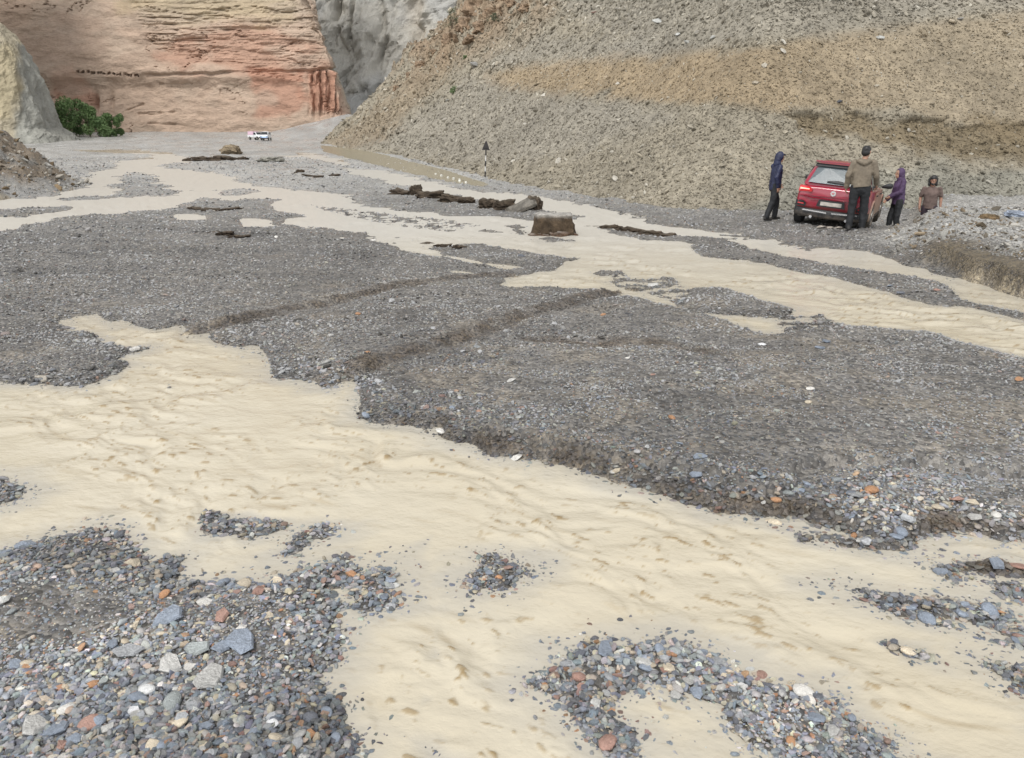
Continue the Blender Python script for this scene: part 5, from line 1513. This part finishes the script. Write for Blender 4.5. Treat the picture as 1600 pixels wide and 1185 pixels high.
# pale stones jammed under the tail
for (dx, dy, sz) in ((-.10, -.10, .20), (.12, -.06, .16), (.30, -.12, .18), (.02, .10, .14)):
    q = car.location + rm @ Vector((dx, dy, 0))
    stone_obj(6, (q.x, q.y, gz(q.x, q.y) + .03), (sz*1.3, sz, sz*.6), (0, 0, dx*30), (.40, .36, .31), riverbed)

# ------------------------------------------------------------------ triangular road sign seen from behind
M['signback'] = simple('dark_sign_back', (0.022, 0.018, 0.018), 0.6)
M['postw'] = simple('white_post_paint', (0.55, 0.54, 0.52), 0.7, grime=0.3)
M['postb'] = simple('black_post_paint', (0.025, 0.024, 0.024), 0.7, grime=0.3)
p = gpt(758, 280); k = px_m(p)
sign = empty('road_sign', (p.x, p.y, gz(p.x, p.y))); tag(sign, 'dark triangular road sign on a banded post at the slope foot', 'sign')
sign.rotation_euler = (0, R(2.5), R(-6))
PH = 54*k
for i, (z0, z1, mm) in enumerate(((-.2, .16, 'postb'), (.16, .30, 'postw'), (.30, .45, 'postb'), (.45, .60, 'postw'), (.60, .97, 'postb'))):
    cyl('post', .038, (z1-z0)*PH, M[mm], sign, (0, 0, (z0+z1)/2*PH), axis='z', seg=12)
tw = 6.2*k
prism('plate', [(-tw, -.05, PH*.75), (tw, -.05, PH*.75), (tw*.12, -.05, PH*1.0), (-tw*.12, -.05, PH*1.0)], (0, .02, 0), M['signback'], sign)
prism('bracket', [(-tw*.5, -.05, PH*.80), (tw*.5, -.05, PH*.80), (tw*.5, -.05, PH*.82), (-tw*.5, -.05, PH*.82)], (0, -.03, 0), M['postb'], sign)
# whitewashed marker stones beside the pool
for i, (qx, qy, h) in enumerate(((718,284,7),(709,281,6),(700,279,5),(728,287,6),(690,276,5),(681,273,4))):
    q = gpt(qx, qy); kk = px_m(q)
    me = clod_mesh('marker_stone', (3.4*kk, 3.0*kk, h*kk), 400+i, amp=0.12, cuts=4, base=(0.62, 0.61, 0.56), topc=(0.68, 0.67, 0.62), square=0.5)
    o = link('marker_stone', me, M['clod'], None, (q.x, q.y, gz(q.x, q.y) + h*kk*.35), (0.1*math.sin(i*3), 0.15*math.sin(i*5), i))
    tag(o, 'whitewashed marker stone in the row by the olive pool, ' + ('second from the road sign', 'third from the road sign', 'fourth from the road sign', 'nearest the road sign', 'fifth from the road sign', 'farthest from the road sign')[i], 'marker stone', 'whitewashed marker stones along the pool')

# ------------------------------------------------------------------ far vehicles
def far_van(loc, rz):
    r = empty('van', loc, rz); tag(r, 'white and pale blue van far up the valley, the right hand one', 'van')
    sec = lambda y, zb, zt, hw: section(y, zb, zt, hw, .92)
    loft('body', [sec(0, .45, 1.75, .80), sec(.15, .35, 1.95, .88), sec(2.6, .35, 2.02, .90), sec(3.4, .35, 1.95, .88), sec(4.0, .35, 1.25, .86), sec(4.4, .45, 1.0, .78)], sub=1, mat=M['wpaint'], parent=r)
    prism('windscreen', [(-.68, 3.52, 1.80), (.68, 3.52, 1.80), (.76, 4.05, 1.22), (-.76, 4.05, 1.22)], (0, .05, .05), M['dglass'], r)
    prism('grille', [(-.84, 4.30, .55), (.84, 4.30, .55), (.84, 4.22, .92), (-.84, 4.22, .92)], (0, .16, 0), M['bpaint'], r, bevel=.02)
    prism('front_bumper', [(-.86, 4.36, .32), (.86, 4.36, .32), (.86, 4.36, .56), (-.86, 4.36, .56)], (0, .14, 0), M['clad'], r, bevel=.02)
    for sx in (-1, 1):
        prism('headlamp', [(sx*.80, 4.40, .66), (sx*.56, 4.44, .66), (sx*.56, 4.40, .84), (sx*.80, 4.36, .84)], (0, .06, 0), M['glass'], r)
        prism('side_window', [(sx*.885, 1.0, 1.30), (sx*.885, 3.3, 1.30), (sx*.86, 3.2, 1.78), (sx*.86, 1.0, 1.78)], (sx*.03, 0, 0), M['dglass'], r)
        for yy in (.8, 3.5): wheel(r, sx*.80, yy, .34, .34, .22, M['tyre'], sx)
def far_truck(loc, rz):
    r = empty('pickup_truck', loc, rz); tag(r, 'white pickup with a pinkish canopy far up the valley, the left hand one', 'truck')
    sec = lambda y, zb, zt, hw: section(y, zb, zt, hw, .92)
    loft('cab', [sec(2.3, .5, 1.70, .82), sec(2.4, .45, 1.80, .86), sec(3.2, .45, 1.78, .86), sec(3.75, .45, 1.12, .86), sec(4.5, .5, 1.0, .82), sec(4.65, .55, .85, .74)], sub=1, mat=M['wpaint'], parent=r)
    prism('load_bed', [(-.86, 0, .62), (.86, 0, .62), (.86, 2.34, .62), (-.86, 2.34, .62)], (0, 0, .52), M['wpaint'], r, bevel=.02)
    prism('canopy', [(-.84, .05, 1.15), (.84, .05, 1.15), (.78, .05, 1.95), (-.78, .05, 1.95)], (0, 2.2, 0), M['pink'], r, bevel=.05)
    prism('windscreen', [(-.70, 3.28, 1.68), (.70, 3.28, 1.68), (.76, 3.74, 1.16), (-.76, 3.74, 1.16)], (0, .06, .05), M['dglass'], r)
    prism('front_bumper', [(-.86, 4.6, .42), (.86, 4.6, .42), (.86, 4.6, .66), (-.86, 4.6, .66)], (0, .12, 0), M['clad'], r, bevel=.02)
    for sx in (-1, 1):
        prism('side_window', [(sx*.865, 2.5, 1.22), (sx*.865, 3.5, 1.22), (sx*.84, 3.2, 1.66), (sx*.84, 2.5, 1.66)], (sx*.03, 0, 0), M['dglass'], r)
        for yy in (.85, 3.85): wheel(r, sx*.80, yy, .40, .40, .26, M['tyre'], sx)
q = gpt(419, 220.5); far_van((q.x, q.y, gz(q.x, q.y)), R(186))
q = gpt(400, 219.5); far_truck((q.x-1.4, q.y+.6, gz(q.x, q.y)), R(232))

# ------------------------------------------------------------------ shrubs
def leafmat(name, c1, c2):
    t = NT(name)
    a = t.attr('tint')
    c = t.mixcol(a.outputs['Fac'], c1, c2)
    t.set(Base_Color=c, Roughness=0.6, Specular_IOR_Level=0.3, Subsurface_Weight=0.0)
    return t.m
M['leaf'] = leafmat('willow_leaf', (0.05, 0.095, 0.032), (0.15, 0.225, 0.085))
M['drab'] = leafmat('drab_shrub_leaf', (0.055, 0.07, 0.04), (0.13, 0.15, 0.09))
M['bark'] = simple('shrub_bark', (0.12, 0.09, 0.06), 0.9, grime=0.4)
def shrub(name, label, cat, loc, w, h, n, leaf, mat, seed, group=None):
    r = np.random.default_rng(seed)
    root = empty(name, loc); tag(root, label, cat, group)
    # stems fanning out from the base
    bm = bmesh.new()
    for i in range(7):
        a = r.uniform(0, 6.28); tip = Vector((math.cos(a)*w*.30, math.sin(a)*w*.25, h*r.uniform(.55, .8)))
        prev = None
        for k in range(5):
            t = k/4; c = tip*t + Vector((0, 0, .08*h*math.sin(t*3))); rad = max(.01, .035*h*(1-t*.8)*.35)
            ring = [bm.verts.new(c + Vector((math.cos(b)*rad, math.sin(b)*rad, 0))) for b in (0, 1.57, 3.14, 4.71)]
            if prev:
                for j in range(4): bm.faces.new((prev[j], prev[(j+1) % 4], ring[(j+1) % 4], ring[j]))
            prev = ring
    link('stems', bm_mesh(bm, 'stems'), M['bark'], root)
    # foliage: leaf sprays gathered in clumps, gaps between
    nc = 22
    cc = np.stack([r.normal(0, .30, nc)*w, r.normal(0, .25, nc)*w, (r.uniform(.12, .92, nc))*h], 1)
    cc[:, :2] *= np.sqrt(np.maximum(.12, 1.15 - (cc[:, 2:3]/h)))*1.0
    cr = r.uniform(.10, .20, nc)*min(w, h*1.3)
    ci = r.integers(0, nc, n)
    dirs = r.normal(size=(n, 3)); dirs /= np.linalg.norm(dirs, axis=1)[:, None]
    P = cc[ci] + dirs*(cr[ci]*r.uniform(.35, 1.05, n)**.6)[:, None]
    P[:, 2] = np.maximum(P[:, 2], .02*h)
    ax = r.normal(size=(n, 3)) + np.array([0, 0, .5]); ax /= np.linalg.norm(ax, axis=1)[:, None]
    bx = np.cross(ax, r.normal(size=(n, 3))); bx /= np.linalg.norm(bx, axis=1)[:, None]
    L = leaf*r.uniform(.6, 1.4, n)[:, None]
    q = np.stack([P - ax*L, P + bx*L*.35, P + ax*L, P - bx*L*.35], 1).reshape(-1, 3)
    me = bpy.data.meshes.new('foliage')
    me.from_pydata(q.tolist(), [], [(4*i, 4*i+1, 4*i+2, 4*i+3) for i in range(n)])
    a = me.attributes.new('tint', 'FLOAT', 'POINT')
    tint = np.clip(r.uniform(0, 1, n)*.6 + .4*r.random(nc)[ci], 0, 1)
    a.data.foreach_set('value', np.repeat(tint, 4).astype(np.float32))
    link('foliage', me, mat, root)
    return root
for i, (qx, qy, wpx, hpx2, lb) in enumerate(((106,207,66,64,'tallest green willow thicket against the tan outcrop'),(140,207,54,48,'middle green willow thicket of the three below the cliff'),(166,206,52,36,'lowest green willow thicket at the right end of the clump'))):
    q = at_depth(qx, qy, 212 + i*3); kk = px_m(q)
    shrub('willow_thicket', lb, 'shrub', (q.x, q.y, gz(q.x, q.y)-.1), wpx*kk*1.05, hpx2*kk*0.98, 7000, .30, M['leaf'], 50+i, 'willow thickets below the cliff')
for i, (qx, qy, wpx, hpx2, lb, mt) in enumerate(((706,46,24,32,'grey green shrub high on the skyline crag','drab'),(709,146,14,11,'small green tuft on the scree below the pale boulder','leaf'),(772,34,16,14,'sparse drab shrub on the slope top left of centre','drab'),(727,92,9,6,'tiny green tuft left of the pale boulder','leaf'),(556,0,0,0,'','drab'))):
    if wpx == 0: continue
    h, nn = on_hill(qx, qy)
    if h is None: continue
    kk = px_m(h)
    shrub('scree_shrub', lb, 'shrub', (h.x, h.y, h.z-.1), wpx*kk, hpx2*kk, 900, .022*wpx*kk + .04, M[mt], 70+i)

bpy.data.scenes.remove(WORK)
